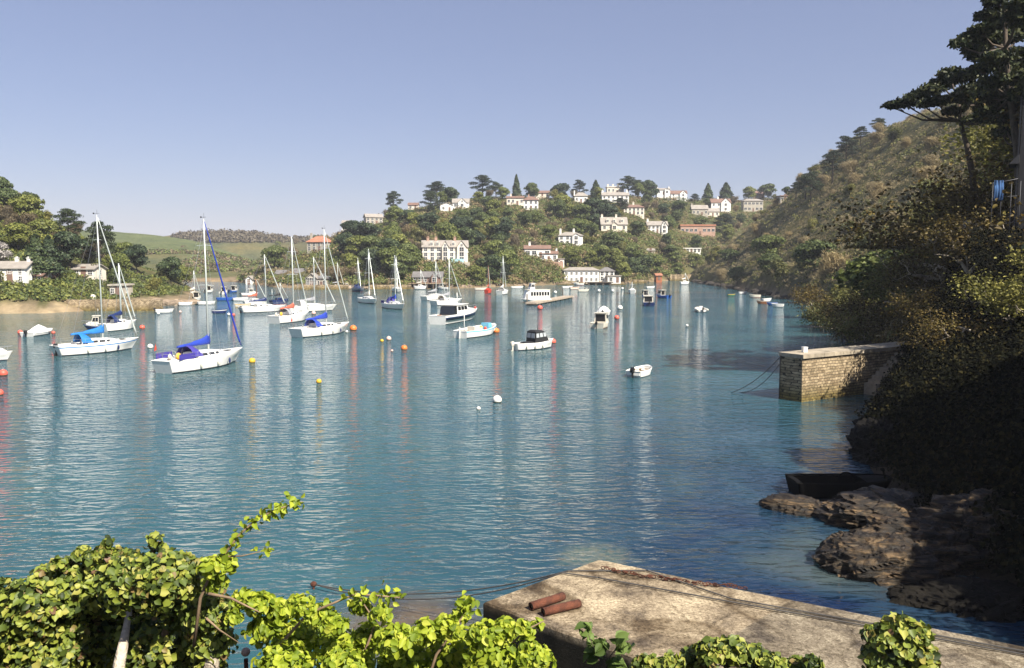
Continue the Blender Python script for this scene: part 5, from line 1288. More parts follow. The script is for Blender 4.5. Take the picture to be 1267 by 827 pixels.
SPEC['oak_g'] = ('oak_tree', 'gnarled oak', ['oak3'])
def near_tree(sp, px, Y, h, label, wide=1.1, rz=None):
    X = (px-CX)/F*CP*Y*1.005; z = H(X, Y); t = tree(sp, Vector((X, Y, max(z, .3)-.3)), h, label, None, wide)
    t.rotation_euler.z = rz if rz is not None else random.uniform(-.7, .7)
    return t
for a in [('oak', 1012, 128, 8, 'bronze-leaved oak overhanging the water farthest along the right bank'), ('oak_g', 1036, 110, 8, 'olive-leaved oak over the water, second from the far end'), ('oak', 1062, 92, 8.5, 'pale-limbed oak leaning over the water left of the jetty trees'),
 ('oak_g', 1088, 82, 7.5, 'low olive oak whose boughs nearly touch the water behind the jetty'), ('oak', 1112, 76, 8.5, 'twisting pale oak directly behind the jetty steps'), ('oak', 1100, 100, 9, 'tall bronze oak up the slope behind the leaning water-side oaks'), ('oak', 1142, 88, 9, 'bronze oak with twisted crown in the middle of the right slope'),
 ('oak_g', 1140, 68, 8, 'greenish oak above the landward end of the jetty'), ('oak', 1172, 76, 9, 'bushy bronze oak below the leaning pine trunk'), ('oak', 1180, 60, 8, 'oak with bleached bare limbs right of the jetty'), ('oak_g', 1208, 68, 8.5, 'olive oak at the foot of the big pine'),
 ('oak', 1222, 55, 7.5, 'dark bronze oak below the blue cloth'), ('oak', 1250, 62, 8, 'bronze oak beside the dark house'), ('oak_g', 1256, 47, 6, 'shaded oak under the terrace at the right edge'), ('oak', 1155, 54, 5, 'low shaded oak overhanging the jetty steps'), ('oak', 1200, 47, 5.5, 'black-shaded oak on the near bank right of the jetty'),
 ('tall_g', 1238, 66, 20, 'tall olive-leaved oak behind the tall corner pine'), ('tall_g', 1216, 78, 21, 'tall olive-leaved oak between the two big pines'), ('tall', 1262, 58, 20, 'tall bronze oak cut by the right edge behind the corner pine'), ('oak_g', 1190, 95, 9, 'olive oak high on the slope behind the leaning pine'), ('oak', 1235, 85, 9, 'bronze oak high on the slope under the tall pine'), ('oak', 1215, 110, 9, 'bronze oak near the skyline under the tall pine'), ('oak_g', 1160, 118, 9, 'olive oak near the skyline left of the leaning pine')]:
    near_tree(a[0], a[1], a[2], a[3], a[4])
# unseen trees added off the right edge to shade bank and dapple ledges
for X, Y, h in ((18.6, 17.6, 8.5), (21.5, 20.5, 8)):
    t = tree('oak', Vector((X, Y, H(X, Y)-.3)), h, 'unseen thin-crowned oak added beyond the right picture edge to dapple the ledges'); t['group'] = 'shade trees off the right edge'
for i, (X, Y, h) in enumerate([(25, 13, 13), (29, 20, 13), (33, 27, 12), (23, 6, 11), (25.5, 25, 8), (29, 31, 7), (20.8, 24.6, 9), (22.5, 29.5, 8), (36, 20, 13)]):
    t = tree('dark' if i % 2 else 'mid', Vector((X, Y, H(X, Y)-.3)), h, None, None, .85)
    t['label'] = 'unseen shade tree added on the near right bank beyond the picture edge'; t['group'] = 'shade trees off the right edge'; TREES[-1]['label'] = 'x'

def pad_pine(name, label, trunk, Y, pads, seed, ymin=3.0, branches=True):
    """pine whose foliage pads and trunk follow given picture points at their own depth"""
    rr = random.Random(seed); g = np.random.default_rng(seed)
    tp = [at_y(px, py, Y+dy) for px, py, dy in trunk]; base = Vector((tp[0].x, tp[0].y, H(tp[0].x, tp[0].y)-.5))
    root = empty(name, base, 0, label, 'tree'); tp = [base]+tp if tp[0].z > base.z+.5 else tp
    tb = MB(); tp = [p-base for p in tp]; n = len(tp); tb.tube(tp, [.34*(1-.72*i/(n-1)) for i in range(n)], 8)
    B = []
    for px, py, rx, rz in pads:
        dy = rr.uniform(-ymin, ymin); c = at_y(px, py, Y+dy)-base; k = Y/F
        B.append((c.x, c.y, c.z, rx*k, rx*k*.9, rz*k))
        q = min(tp[1:], key=lambda t: (t-c).length+max(0, t.z-c.z)*1.5); m_ = q.lerp(c, .55)+Vector((0, 0, -.25-.1*(q-c).length*.5))
        tb.tube([q, m_, c+Vector((0, 0, -.1))], [.11, .07, .03], 5, cap=False)
        for j in range(3):
            e = c+Vector((rr.uniform(-1, 1)*rx*k*.8, rr.uniform(-1, 1)*rx*k*.7, rr.uniform(-.1, .3))); tb.tube([m_.lerp(c, .6), e], [.035, .015], 3, cap=False)
    tb.build('trunk', BARK, root)
    P, Nn = blob_points(B, len(pads)*520, g, .25, .6); Nn = Nn*.5; Nn[:, 2] += .5
    link('crown', leaf_mesh('crown', P, Nn, .34, T_NEEDLE, LV_PINE2, flop=.6, droop=(0, 0, .8), rng=g), root)
    return root
LV_PINE2 = leafmat('near_pine_needles', [(0, (.006, .012, .005)), (.5, (.022, .032, .01)), (1, (.07, .075, .022))], transl=.12, objvar=.1)  # dark to olive needle colours of the two near pines
pad_pine('pine_tree', 'large pine leaning left with a long low bough over the slope', [(1206, 245, 0), (1203, 215, 0), (1196, 180, 0), (1188, 150, 0), (1186, 118, 0)], 64,
  [(1103, 131, 11, 4), (1119, 128, 14, 5), (1134, 121, 16, 6), (1150, 113, 18, 7), (1143, 130, 13, 4), (1166, 104, 18, 7), (1176, 92, 17, 7), (1160, 126, 16, 5), (1192, 96, 20, 7), (1204, 112, 20, 8), (1190, 122, 18, 6), (1212, 128, 20, 8), (1180, 138, 14, 5), (1224, 145, 18, 7), (1205, 150, 15, 5)], 7)
pad_pine('pine_tree', 'tall pine filling the top right corner', [(1262, 235, 0), (1258, 180, 0), (1250, 120, 0), (1244, 60, 0), (1244, 5, 0)], 56,
  [(1186, 55, 12, 5), (1199, 48, 15, 6), (1214, 38, 16, 7), (1206, 62, 16, 6), (1224, 20, 17, 8), (1222, 50, 20, 8), (1232, 2, 16, 8), (1244, 22, 20, 9), (1243, 48, 20, 8), (1234, 74, 22, 8), (1262, 8, 18, 9), (1262, 38, 18, 9), (1216, 86, 18, 6), (1258, 68, 18, 9), (1252, 95, 20, 8), (1230, 102, 20, 7), (1265, 118, 18, 8), (1238, 128, 18, 7), (1258, 148, 16, 7), (1240, 165, 14, 6), (1275, 80, 18, 9), (1250, -18, 22, 10), (1228, 34, 16, 8), (1258, 24, 18, 9), (1210, 70, 16, 6), (1248, 86, 20, 8), (1265, 98, 18, 9), (1225, 118, 20, 7), (1262, 135, 16, 8), (1222, 138, 16, 6), (1242, 148, 16, 7), (1266, 168, 14, 8)], 8)

# ---------------------------------------------------------------- house at the right edge
Yh = 54
hx = at_y(1261.5, 200, Yh).x; zt = at_y(1261, 90, Yh).z; zd = at_y(1245, 290, Yh).z
r = empty('dark_house', (hx, Yh, 0), -math.atan(.64), 'dark slate-hung house cut by the right edge with a railed terrace', 'house')
m_ = MB(); m_.box(0, 5, 0, 4, 1, zt); m_.build('wall', paint('dark_slate_hanging', (.02, .02, .022), .7, .2, 3), r)
m_ = MB(); m_.loft([[(-.25, -.3, zt+.003), (5.3, -.3, zt+.003), (5.3, 4.3, zt+.003), (-.25, 4.3, zt+.003)], [(1.5, 1.8, zt+1.2), (3.5, 1.8, zt+1.2), (3.5, 2.2, zt+1.2), (1.5, 2.2, zt+1.2)]]); m_.build('roof', paint('dark_slates', (.03, .03, .033), .7), r)
ze = at_y(1250, 204, Yh).z
m_ = MB(); m_.loft([[(-.58, -.9, ze), (-.005, -.9, ze+.62), (-.005, -.9, ze+.0)], [(-.58, 2.4, ze), (-.005, 2.4, ze+.62), (-.005, 2.4, ze+.0)]]); m_.build('porch_roof', paint('dark_slates', (0, 0, 0)), r)
m_ = MB(); m_.box(-.14, -.04, -.1, -.02, 3, zt); m_.build('downpipe', BLACKP, r)
x0 = at_y(1231, 260, Yh).x-hx
m_ = MB(); m_.box(x0-.1, -.003, -1.2, 3, 1.0, zd); m_.build('terrace_wall', paint('dark_terrace_stone', (.03, .026, .02), .9, .3), r)
m_ = MB(); zr = at_y(1240, 226, Yh).z
for x in (x0+.05, x0+.55, x0+1.1, x0+1.6): m_.tube([(x, -1.1, zd), (x, -1.1, zr)], .025, 5)
m_.tube([(x0, -1.1, zr-.12), (x0+.6, -1.1, zr), (0, -1.1, zr+.16)], .03, 5); m_.tube([(x0, -1.1, zr-1.0), (0, -1.1, zr-.95)], .02, 5)
m_.build('terrace_railing', paint('dull_iron_railing', (.06, .06, .065), .6, .15), r)
cl = MB(); cx0, cx1 = at_y(1230, 240, Yh-1.2).x, at_y(1241.5, 240, Yh-1.2).x; nn = 10
cl.loft([[(cx0+(cx1-cx0)*i/nn, Yh-1.17+.05*math.sin(i*1.9), zr+.03+.0), (cx0+(cx1-cx0)*i/nn+.03, Yh-1.2+.06*math.sin(i*1.9), zr-.6), (cx0+(cx1-cx0)*i/nn+.02*math.sin(i), Yh-1.2+.08*math.sin(i*1.9), zr-1.25+.04*math.sin(i*2.3)), (cx0+(cx1-cx0)*i/nn, Yh-1.17+.08*math.sin(i*1.9), zr-1.25), (cx0+(cx1-cx0)*i/nn, Yh-1.14+.05*math.sin(i*1.9), zr-.6)] for i in range(nn+1)], smooth=True)
tag(cl.build('towel', paint('washed_blue_towel', (.03, .09, .22), .9, .12, 3)), 'blue towel hung over the terrace railing', 'towel')

# ---------------------------------------------------------------- stone jetty
c0 = on_z(992, 498); e0 = on_z(961.5, 492.5); zt = at_y(992, 439.5, c0.y).z
far_y = 58.5; far = at_y(1116, 426, far_y); d_long = (Vector((far.x, far.y, 0))-c0); d_long.z = 0; d_end = (e0-c0); d_end.z = 0
d_end = d_end.normalized()*1.9; LJ = d_long.length+6; u = d_long.normalized()
r = empty('stone_jetty', c0, 0, 'stone harbour jetty with a sunlit long face, dark end and steps', 'jetty')
def P_(a, b_, z): v = u*a + d_end*b_; return (v.x, v.y, z)
m_ = MB(); nseg = 40; secs = []
for i in range(nseg+1):
    a = LJ*i/nseg; o = .05*mnoise.noise((a, 1, 2)); secs.append([P_(a, -.0+o*.3, -1.5), P_(a, .02+o*.4, zt*.5), P_(a, .04, zt-.25+o*.3), P_(a, .98, zt-.25), P_(a, 1, -1.5)])
m_.loft(secs); m_.build('wall', JM, r)
m_ = MB(); i = 0; a = -.06
COPE = paint('pale_granite_coping', (.4, .34, .25), .85, .2, 1.5, bumps=.5)
while a < LJ:
    w_ = random.uniform(.8, 1.3); dz = random.uniform(-.02, .02); q = [P_(a, -.03, 0), P_(a+w_-.02, -.03, 0), P_(a+w_-.02, 1.02, 0), P_(a, 1.02, 0)]
    m_.loft([[(x, y, zt-.245) for x, y, z in q], [(x, y, zt+dz) for x, y, z in q]]); a += w_
m_.build('coping', COPE, r)
# steps set against the long face
st = empty('step_flight', (0, 0, 0)); st.parent = r
nrm = Vector((u.y, -u.x, 0))
for i in range(9):
    a0 = 6.5+i*.42; z1 = .8+i*.24
    q = [u*a0 + nrm*.004, u*(a0+.42) + nrm*.004, u*(a0+.42)+nrm*.95, u*a0+nrm*.95]
    mm = MB(); mm.loft([[(v.x, v.y, -1) for v in q], [(v.x, v.y, z1) for v in q]]); mm.build('step', COPE, st)
# pale box and mooring ropes on the jetty
p = Vector(P_(1.3, .5, zt)) + c0
rb = empty('white_box', p, .3, 'small white box standing on the jetty', 'box'); MB().box(-.16, .16, -.12, .12, .02, .34).build('case', WHITE, rb); MB().box(-.18, .18, -.14, .14, .342, .38).build('lid', WHITE, rb)
def rope(name, label, pts, rad, sag, m=ROPE, cat='rope', n=24, group=None):
    P = []
    for i in range(len(pts)-1):
        a, b_ = Vector(pts[i]), Vector(pts[i+1])
        for k in range(n+1):
            t = k/n; P.append(a.lerp(b_, t)-Vector((0, 0, sag[i]*4*t*(1-t))))
    return tag(MB().tube(P, rad, 5).build(name, m), label, cat, group)
tl = Vector(P_(0, .95, zt-.3)) + c0 + Vector((-.05, 0, 0))
rope('mooring_rope', 'slack mooring rope from the top of the jetty end, upper of two', [tl, on_z(905, 486)], .025, [.35], group='jetty mooring ropes')
rope('mooring_rope', 'slack mooring rope from the jetty end, lower of two', [tl-Vector((0, 0, .45)), on_z(916, 486)], .022, [.5], group='jetty mooring ropes')
rope('hanging_chain', 'chain hanging down the dark end of the jetty', [Vector(P_(-.01, .95, zt-.1))+c0+Vector((-.06, -.05, 0)), Vector(P_(-.01, .95, -.2))+c0+Vector((-.06, -.05, 0))], .03, [0], cat='chain')

# ---------------------------------------------------------------- rocks and punt below the bank
def rock_mat():
    m, nt, b, _ = new_mat('layered_shore_rock'); p = obj_coord(nt)
    mp = N(nt, 'ShaderNodeMapping'); mp.inputs['Rotation'].default_value = (.5, .35, .5); mp.inputs['Scale'].default_value = (.8, 1.6, 6.5); nt.links.new(p, mp.inputs[0])
    n1 = noise(nt, mp.outputs[0], 1.3, 7, .68, .6); n2 = noise(nt, p, 2.5, 5, .65)
    r = ramp(nt, [(.34, (.005, .004, .003)), (.5, (.03, .02, .01)), (.68, (.19, .13, .065))], n1.outputs[0]); r2 = ramp(nt, [(.35, (.4, .42, .4)), (.65, (1.2, 1.1, 1))], n2.outputs[0])
    nt.links.new(mixc(nt, 1, r.outputs[0], r2.outputs[0], 'MULTIPLY'), b.inputs['Base Color'])
    b.inputs['Roughness'].default_value = .6; bump(nt, n1.outputs[0], 1.0, .16, b); return m
RK = rock_mat()
RKB = paint('shade_darkened_rock', (.012, .01, .007), .85, .4, 1.2, spec=.15, bumps=1.0)  # rock colour blackened to stand for the shade below the bank
def outcrop(loc, rad, seed, label, rz=0.0, tilt=.35):
    mb = MB(); mb.ball((0, 0, 0), 1.0, 150, 76); sx, sy, sz = rad
    for i, v in enumerate(mb.v):
        v = Vector(v); q = v*1.0
        s_ = Vector((v.x*sx, v.y*sy, v.z*sz)); w_ = Matrix.Rotation(tilt, 3, 'Y') @ Matrix.Rotation(.4, 3, 'X') @ s_
        big = mnoise.noise(s_*.55+Vector((seed, 0, 0)))*.55
        lay = w_.z*3.6+.8*mnoise.noise(s_*.5+Vector((0, seed, 0))); saw = (lay-math.floor(lay)); saw = saw**.4 if saw > 0 else 0
        fine = .16*mnoise.noise(s_*2.3+Vector((seed, seed, 0)))+.09*(1-2.5*abs(mnoise.noise(w_*4.5)))+.04*mnoise.noise(w_*11)
        rid = .22*(1-abs(mnoise.noise(w_*Vector((.5, .9, 1.8)) if False else Vector((w_.x*.5, w_.y*.9, w_.z*2.2))+Vector((seed, 3, 0))))*3)
        k = 1+big+fine+.2*saw+rid*.5
        mb.v[i] = tuple(Vector((s_.x*k, s_.y*k, s_.z*k)))
    mb.sm = [False]*len(mb.f)
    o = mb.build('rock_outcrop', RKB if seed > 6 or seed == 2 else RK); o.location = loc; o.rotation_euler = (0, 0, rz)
    return tag(o, label, 'rock')
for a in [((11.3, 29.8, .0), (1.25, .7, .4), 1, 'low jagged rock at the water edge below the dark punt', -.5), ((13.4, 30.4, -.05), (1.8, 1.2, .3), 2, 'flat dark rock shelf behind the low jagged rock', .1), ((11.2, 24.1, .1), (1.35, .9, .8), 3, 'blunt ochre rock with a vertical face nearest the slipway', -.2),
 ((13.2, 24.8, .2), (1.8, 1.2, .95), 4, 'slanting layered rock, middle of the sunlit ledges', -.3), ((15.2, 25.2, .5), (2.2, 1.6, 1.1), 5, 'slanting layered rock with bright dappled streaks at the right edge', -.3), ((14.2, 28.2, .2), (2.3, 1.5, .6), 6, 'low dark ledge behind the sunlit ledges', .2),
 ((13.0, 21.6, -.1), (1.8, 1.0, .45), 7, 'shade-darkened rock between ledges and slipway', .1), ((16.8, 22.6, .3), (2.0, 1.4, .8), 8, 'dark rock at the right edge above the slipway', 0), ((18.3, 37.5, .0), (1.7, 2.4, 1.3), 9, 'black rock face rising behind the punt', 0), ((20.6, 42.5, .0), (1.7, 2.2, 1.3), 10, 'black rock jutting into the water below the jetty', .3), ((23.6, 47.0, .0), (1.9, 2.0, 1.2), 11, 'black rock at the foot of the bank beside the jetty', 0)]:
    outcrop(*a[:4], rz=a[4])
pr, Lp = boat_root('moored_punt', ('at', 1040, 611, 4.1, 2), 'black work punt with a small hoop rail moored against the rocks', None, 'punt')
BK = paint('tarred_black_hull', (.005, .005, .005), .8, .2, spec=.1)
b, sh, X = make_hull(pr, Lp, 1.5, .62, (BK, BK, BK), tr=.9, rake=.25, full=.35, rise=.25, cockpit=(.1, .7), cw=.85, cdepth=.4, deckmat=BK)
MB().tube([(.2+.3*math.cos(a), 0, .62+.26*math.sin(a)) for a in [PI*i/10 for i in range(11)]], .03, 6).build('hoop_rail', BK, pr)

# ---------------------------------------------------------------- concrete slipway
ZS = 2.0
def slab_mat():
    m, nt, b, _ = new_mat('weathered_concrete'); p = geo_pos(nt)
    n1 = noise(nt, p, .9, 7, .68, .3); n2 = noise(nt, p, 9, 6, .75); n3 = noise(nt, p, .42, 4, .6, 1.0); n4 = noise(nt, p, 20, 3, .7)
    r1 = ramp(nt, [(.36, (.1, .08, .06)), (.47, (.26, .21, .145)), (.62, (.43, .36, .25))], n1.outputs[0]); r2 = ramp(nt, [(.38, (.6, .57, .53)), (.56, (1.12, 1.1, 1.06))], n2.outputs[0])
    r3 = ramp(nt, [(.38, (.32, .28, .24)), (.5, (1, 1, 1))], n3.outputs[0]); r4 = ramp(nt, [(.38, (.4, .37, .33)), (.46, (1, 1, 1)), (.6, (1.0, 1.0, 1.0)), (.65, (1.9, 1.9, 1.9))], n4.outputs[0])
    c = mixc(nt, 1, r1.outputs[0], r2.outputs[0], 'MULTIPLY'); c = mixc(nt, .9, c, r3.outputs[0], 'MULTIPLY')
    vo = N(nt, 'ShaderNodeTexVoronoi', feature='DISTANCE_TO_EDGE', i_Scale=.55); wv = N(nt, 'ShaderNodeVectorMath', operation='MULTIPLY_ADD'); nt.links.new(n2.outputs[1], wv.inputs[0]); wv.inputs[1].default_value = (.35, .35, .35); nt.links.new(p, wv.inputs[2]); nt.links.new(wv.outputs[0], vo.inputs['Vector'])
    ck = ramp(nt, [(.0, (.3, .27, .22)), (.012, (1, 1, 1))], vo.outputs['Distance']); c = mixc(nt, .8, c, ck.outputs[0], 'MULTIPLY')
    c = mixc(nt, .8, c, r4.outputs[0], 'MULTIPLY')
    p1, p2 = on_z(907, 786, ZS), on_z(952, 759, ZS); t = (p2-p1).normalized(); nn = Vector((t.y, -t.x, 0))   # second pour, greyer
    dt = N(nt, 'ShaderNodeVectorMath', operation='DOT_PRODUCT'); nt.links.new(p, dt.inputs[0]); dt.inputs[1].default_value = nn
    sb = N(nt, 'ShaderNodeMath', operation='SUBTRACT'); nt.links.new(dt.outputs['Value'], sb.inputs[0]); sb.inputs[1].default_value = p1.dot(nn)
    mr = N(nt, 'ShaderNodeMapRange', i_From_Min=-.03, i_From_Max=.03); nt.links.new(sb.outputs[0], mr.inputs[0])
    c = mixc(nt, mr.outputs[0], c, mixc(nt, 1, c, (.72, .75, .8), 'MULTIPLY'))
    # shade of the vertical faces painted into the colour, near black
    ps = N(nt, 'ShaderNodeSeparateXYZ'); nt.links.new(p, ps.inputs[0]); mz = N(nt, 'ShaderNodeMapRange', i_From_Min=1.78, i_From_Max=1.93); nt.links.new(ps.outputs[2], mz.inputs[0])
    wd = ramp(nt, [(.3, (.006, .006, .004)), (.7, (.03, .025, .016))], n1.outputs[0])
    c = mixc(nt, mz.outputs[0], wd.outputs[0], c)
    nt.links.new(c, b.inputs['Base Color']); b.inputs['Roughness'].default_value = .92; b.inputs['Specular IOR Level'].default_value = .2
    mx = mixc(nt, .5, n2.outputs[0], n4.outputs[0]); bump(nt, mx, .7, .03, b)
    return m
A, B_, C1, C2, C3, D1, D2 = [on_z(x, y, ZS) for x, y in ((740, 692), (598, 745), (905, 727), (1267, 800), (1420, 832), (830, 829), (1080, 960))]
r = empty('concrete_slipway', (0, 0, 0), 0, 'weathered concrete slipway platform with sides painted black as in shade', 'slipway')
SM = slab_mat(); poly = [B_, D1, D2, C3, C2, C1, A]
def inset(P, d):
    c = sum(P, Vector())/len(P); return [p+(c-p).normalized()*d for p in P]
m_ = MB()
def dens(P, z, k=14):
    out = []
    for i in range(len(P)):
        a, b2 = P[i], P[(i+1) % len(P)]
        for j in range(k):
            q = a.lerp(b2, j/k); w_ = .025*mnoise.noise((q.x*2.5, q.y*2.5, z)); out.append((q.x+w_, q.y+w_, z+.012*mnoise.noise((q.x*3, q.y*3, 7))))
    return out
m_.loft([dens(poly, -1.2), dens(poly, 1.2), dens(poly, ZS-.05), dens(inset(poly, .05), ZS)], smooth=False); m_.build('slab', SM, r)
k0, k1 = on_z(752, 700, ZS), on_z(1300, 812, ZS)   # shallow kerb line along the seaward side
e1 = on_z(700, 712, ZS)
def along(pix, z): return [on_z(x, y, z) for x, y in pix]
rope('mooring_line', 'dark mooring line running along the slipway and out over the water, outer of two', along([(1300, 812), (1080, 772), (905, 741), (800, 706), (703, 706.5)], ZS+.04)+[on_z(388, 723, .15)], .018, [0, 0, 0, 0, .42], group='slipway mooring lines')
rope('mooring_line', 'dark mooring line running along the slipway and out over the water, inner of two', along([(1300, 816), (1080, 776), (905, 745), (740, 715), (696, 709)], ZS+.045)+[on_z(388, 723, .15)], .018, [0, 0, 0, 0, .55], group='slipway mooring lines')
m_ = MB(); 
q0 = on_z(388, 723, .15); m_.tube([q0-Vector((0, 0, .6)), q0+Vector((0, 0, .08))], .03, 6); m_.ball(tuple(q0), (.1, .08, .08), 8, 6)
tag(m_.build('mooring_shackle', RUST), 'rusty shackle where the two slipway lines meet the water', 'shackle')
# rusty chain
rr = random.Random(4); cr = empty('rusty_chain', on_z(746, 706, ZS), 0, 'heavy rusty chain lying along the seaward edge of the slipway', 'chain')
pc = along([(746, 706), (775, 712), (830, 720), (870, 725), (905, 727.5), (925, 731)], ZS); base = pc[0]; tot = 0; links_ = MB()
for i in range(len(pc)-1):
    a, b2 = pc[i]-base, pc[i+1]-base; n = int((b2-a).length/.055)
    for j in range(n):
        c_ = a.lerp(b2, j/n)+Vector((rr.gauss(0, .03), rr.gauss(0, .03), .035+rr.random()*.06*(1-i/6))); th = rr.uniform(0, PI); ax = (b2-a).normalized(); sd_ = ax.orthogonal().normalized(); sd_.rotate(Matrix.Rotation(th, 3, ax))
        links_.tube([c_+ax*.05*math.cos(t)+sd_*.032*math.sin(t) for t in [2*PI*k/8 for k in range(9)]], .011, 4, cap=False)
o_ = links_.build('chain_links', RUST, cr)
# rusty pipes
for (x0, y0, x1, y1, lb) in ((657, 756, 697, 743, 'short rusty iron pipe on the slipway, farther of two'), (672, 763, 717, 752, 'short rusty iron pipe on the slipway, nearer of two')):
    a, b2 = on_z(x0, y0, ZS), on_z(x1, y1, ZS); Lx = (b2-a).length; hd = math.atan2(b2.y-a.y, b2.x-a.x); rp = .095
    rt = empty('rusty_pipe', a+Vector((0, 0, rp+.005)), hd, lb, 'pipe', 'rusty pipes on the slipway')
    ring = lambda x, rad: [(x, rad*math.cos(t), rad*math.sin(t)*.92) for t in [2*PI*k/12 for k in range(12)]]
    MB().loft([ring(0, rp*.7), ring(0, rp), ring(Lx*.3, rp*1.02), ring(Lx*.7, rp*.98), ring(Lx, rp), ring(Lx, rp*.7)], smooth=True, cap0=False, cap1=False).build('pipe_wall', RUST, rt)
    MB().loft([ring(.02, rp*.68), ring(Lx-.02, rp*.68)]).build('bore_shade_plug', BLACKP, rt)  # black plug painted as the dark inside of the pipe

# ---------------------------------------------------------------- foreground plants
LV_IVY = leafmat('ivy_leaves', [(0, (.02, .035, .008)), (.35, (.1, .14, .02)), (.7, (.23, .27, .035)), (.9, (.33, .33, .06)), (1, (.15, .08, .04))], transl=.2, objvar=.05, spec=.4)
LV_LIME = leafmat('lime_spring_leaves', [(0, (.12, .18, .014)), (.4, (.27, .35, .026)), (.8, (.42, .48, .04)), (1, (.5, .52, .07))], transl=.42, objvar=.05, spec=.35)
LV_DOCK = leafmat('broad_green_leaves', [(0, (.06, .1, .02)), (1, (.17, .24, .06))], transl=.3, objvar=.05)
def pix_blobs(L, Y0, jit, seed, flat=.85):
    rr = random.Random(seed); B = []
    for e in L:
        px, py, rp = e[:3]; Y = Y0+rr.uniform(-jit, jit) if len(e) < 4 else e[3]; c = at_y(px, py, Y); s = rp*Y/F
        B.append((c.x, c.y, c.z, s, s*1.0, s*flat))
    return B
def leafy(name, label, cat, B, n, size, mat, tmpl, seed, stems, stem_m=BARK, shell=.6, flop=.55, up=.35, base=None, droop=(0, 0, -.4), extra=None):
    g = np.random.default_rng(seed); P, Nn = blob_points(B, n, g, shell, .5); Nn[:, 2] += up; Nn[:, 1] -= .35
    if extra is not None: P = np.concatenate([P, extra[0]]); Nn = np.concatenate([Nn, extra[1]])
    base = base or (float(P[:, 0].mean()), float(P[:, 1].mean()), H(float(P[:, 0].mean()), float(P[:, 1].mean())))
    root = empty(name, base, 0, label, cat); bv = np.array(base)
    link('foliage', leaf_mesh('foliage', P-bv, Nn, size, tmpl, mat, flop=flop, droop=droop, rng=g), root)
    for pts, rad in stems:
        pts = [Vector(p)-Vector(base) for p in pts]; MB().tube(pts, [rad*(1-.7*i/(len(pts)-1)) for i in range(len(pts))], 7).build('stem', stem_m, root)
    return root, bv
def pth(L, Y): return [at_y(p[0], p[1], p[2] if len(p) > 2 else Y) for p in L]
def along_leaves(paths, n, spread, seed, side=.6):
    g = np.random.default_rng(seed); P = []; 
    for path in paths:
        path = [np.array(p) for p in path]; seg = g.integers(0, len(path)-1, n); t = g.random(n)
        for s_, u_ in zip(seg, t): P.append(path[s_]*(1-u_)+path[s_+1]*u_+g.normal(0, spread, 3))
    P = np.array(P); Nn = g.normal(0, .5, P.shape); Nn[:, 2] += .7; Nn[:, 1] -= .5
    return P, Nn
ivyB = pix_blobs([(-30, 775, 55), (8, 772, 48), (48, 752, 50), (88, 732, 50), (128, 722, 50), (165, 722, 46), (205, 722, 45), (238, 735, 42), (258, 765, 34), (262, 800, 32), (-10, 830, 70), (60, 805, 62), (125, 800, 60), (195, 800, 55), (230, 830, 55)], 6.6, .5, 3)
ivyB += pix_blobs([(132, 672, 7), (128, 682, 9), (192, 668, 9), (196, 680, 11), (70, 700, 10), (100, 686, 11), (30, 728, 9), (160, 690, 12), (228, 692, 11), (242, 700, 10), (5, 722, 8), (52, 708, 8), (250, 735, 12), (215, 700, 12), (85, 700, 12), (115, 690, 12)], 6.6, .1, 9)
leafy('ivy_bush', 'dense ivy-covered bush with brown-tipped new leaves in the bottom left corner', 'bush', ivyB, 17000, .052, LV_IVY, T_IVY, 31,
      [([(-3.3, 6.8, 3.5)] + pth([(146, 830, 6.1), (152, 800, 6.15), (156, 778, 6.4), (165, 720, 6.6)], 6.4), .06), (pth([(255, 870, 6.3), (262, 820, 6.2), (262, 790, 6.3)], 6.3), .09)], BARKPALE, shell=.45)
core = leafy('ivy_bush', 'shaded inner ivy leaves behind the bush in the bottom left corner', 'bush', pix_blobs([(0, 800, 45, 7.1), (60, 775, 45, 7.1), (120, 755, 48, 7.1), (180, 755, 45, 7.1), (225, 775, 40, 7.1), (240, 820, 40, 7.1), (140, 820, 60, 7.1), (50, 830, 60, 7.1)], 7.1, .1, 4), 2600, .085, LV_IVYD, T_IVY, 32, [], shell=.1)  # near-black leaf colour painted as the shade inside the bush
spr = [pth([(250, 712), (275, 690), (292, 668), (310, 648), (335, 633), (358, 626), (374, 621)], 6.0), pth([(262, 700), (290, 690), (318, 684), (335, 679)], 6.0)]
stems_l = [(pth([(240, 800), (248, 740), (262, 708), (280, 683), (296, 662), (315, 645), (340, 631), (374, 621)], 6.0), .014), (pth([(258, 735), (285, 740), (305, 750), (322, 758)], 5.9), .013), (pth([(255, 765), (272, 780), (295, 795)], 5.9), .010), (pth([(330, 860), (345, 800), (380, 760), (440, 735), (500, 740)], 5.8), .016),
  (pth([(420, 870), (450, 810), (465, 770), (445, 740)], 5.8), .014), (pth([(520, 870), (540, 810), (565, 775), (580, 748)], 5.8), .014), (pth([(600, 870), (620, 810), (650, 780), (674, 768)], 5.8), .014), (pth([(265, 690), (300, 688), (335, 680)], 6.0), .008)]
exP = [pth([(262, 708), (280, 683), (296, 662), (315, 645), (340, 631), (374, 621)], 6.0), pth([(425, 738), (460, 732), (500, 741)], 5.8), pth([(562, 765), (575, 750), (582, 744)], 5.8)]
e1_ = along_leaves(exP[:1], 105, .024, 41); e2_ = along_leaves(exP[1:], 55, .03, 42)
e3_ = along_leaves([pth([(318, 684), (328, 680), (336, 678)], 6.0)], 12, .02, 43); ex = (np.concatenate([e1_[0], e2_[0], e3_[0]]), np.concatenate([e1_[1], e2_[1], e3_[1]]))
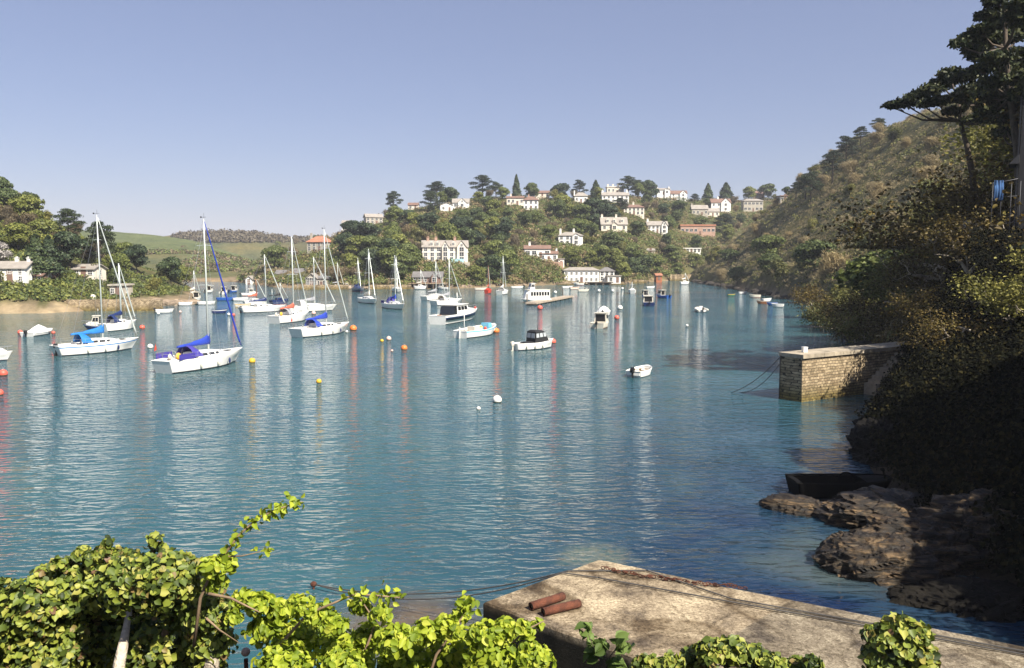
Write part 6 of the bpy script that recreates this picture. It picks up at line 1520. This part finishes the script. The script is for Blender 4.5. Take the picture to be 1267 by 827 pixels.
limeB = pix_blobs([(262, 702, 17), (280, 698, 15), (268, 722, 15), (300, 742, 15), (320, 748, 20), (345, 757, 20), (372, 752, 20), (395, 762, 20), (330, 782, 26), (290, 765, 12), (372, 790, 30), (415, 775, 18), (445, 752, 14), (470, 762, 16), (415, 805, 32), (455, 790, 22), (490, 795, 26), (525, 785, 22), (552, 775, 17), (572, 762, 12), (560, 800, 32), (600, 790, 25), (625, 782, 20), (648, 780, 14), (665, 773, 9), (610, 820, 38), (660, 818, 28), (500, 825, 40), (430, 832, 42), (350, 830, 42), (560, 835, 40)], 5.9, .3, 5)
leafy('lime_green_shrub', 'bright lime-green shrub with a long arching spray in front of the water', 'shrub', limeB, 7600, .052, LV_LIME, T_OVAL, 33, stems_l, paint('young_twig_bark', (.25, .17, .1), .8, .2, 6), shell=.25, flop=.5, extra=ex)
leafy('leafy_sprig', 'small sprig of round bluish green leaves in front of the slipway side', 'plant', pix_blobs([(722, 778, 10), (732, 790, 10), (744, 800, 10), (765, 790, 9), (770, 800, 9), (735, 812, 12), (762, 822, 12)], 5.8, .1, 6), 70, .085, LV_DOCK, T_OVAL, 34,
      [(pth([(745, 870), (742, 820), (728, 785)], 5.8), .008), (pth([(742, 850), (755, 812), (772, 790)], 5.8), .007)], shell=.1)
leafy('ivy_clump', 'low ivy clump at the bottom edge right of the sprig', 'plant', pix_blobs([(800, 828, 20), (830, 825, 18), (862, 818, 22), (880, 808, 20), (905, 806, 22), (930, 815, 20), (955, 824, 18), (985, 826, 14), (1005, 822, 13)], 6.4, .15, 7), 1500, .06, LV_IVY, T_IVY, 35, [(pth([(900, 880), (898, 820)], 6.4), .02)], shell=.3)
leafy('ivy_clump', 'round sunlit ivy clump standing in front of the slipway at lower right', 'plant', pix_blobs([(1112, 800, 36), (1090, 790, 22), (1130, 788, 24), (1112, 776, 18), (1135, 812, 26), (1095, 820, 30), (1125, 835, 34)], 12.6, .15, 8), 2000, .12, LV_IVY, T_IVY, 36, [(pth([(1110, 900), (1110, 810)], 12.6), .05)], shell=.4)
# concrete post with round knob among the leaves
p = at_y(304, 807, 6.3); r = empty('garden_post', (p.x, p.y, 4.0), 0, 'small knob-topped post below the lime shrub', 'post')
MB().tube([(0, 0, -.5), (0, 0, p.z-4.06)], .018, 8).build('shaft', RUST, r); MB().ball((0, 0, p.z-4.0), .036, 14, 9).build('knob', paint('pinkish_stone', (.45, .33, .28), .8), r)

# ivy climbing over the terrace wall
g = np.random.default_rng(77); P = []
for i in range(6500):
    py = g.uniform(286, 470); px = g.uniform(1204+26*mnoise.noise((py*.018, 1, 1))+14*mnoise.noise((py*.07, 4, 1)), 1275); py -= 14*abs(mnoise.noise((px*.06, 2, 2))); Y = 52.3-g.random()*2.2; c = at_y(px, py, Y); P.append((c.x, c.y, c.z))
P = np.array(P); Nn = np.tile([-.5, -.7, .5], (len(P), 1))
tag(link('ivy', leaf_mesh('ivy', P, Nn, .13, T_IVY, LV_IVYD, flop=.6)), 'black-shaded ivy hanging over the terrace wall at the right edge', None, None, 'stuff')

# spring haze over the valley: even, thin air
m = bpy.data.materials.new('valley_haze'); m.use_nodes = True; nt = m.node_tree; nt.nodes.clear()
out = nt.nodes.new('ShaderNodeOutputMaterial'); pv = nt.nodes.new('ShaderNodeVolumePrincipled')
pv.inputs['Color'].default_value = (.86, .9, 1, 1); pv.inputs['Density'].default_value = .0002; nt.links.new(pv.outputs[0], out.inputs['Volume'])
mb = MB(); mb.box(-3300, 3300, -3300, 3300, -6, 120); tag(mb.build('haze', m), kind='stuff')
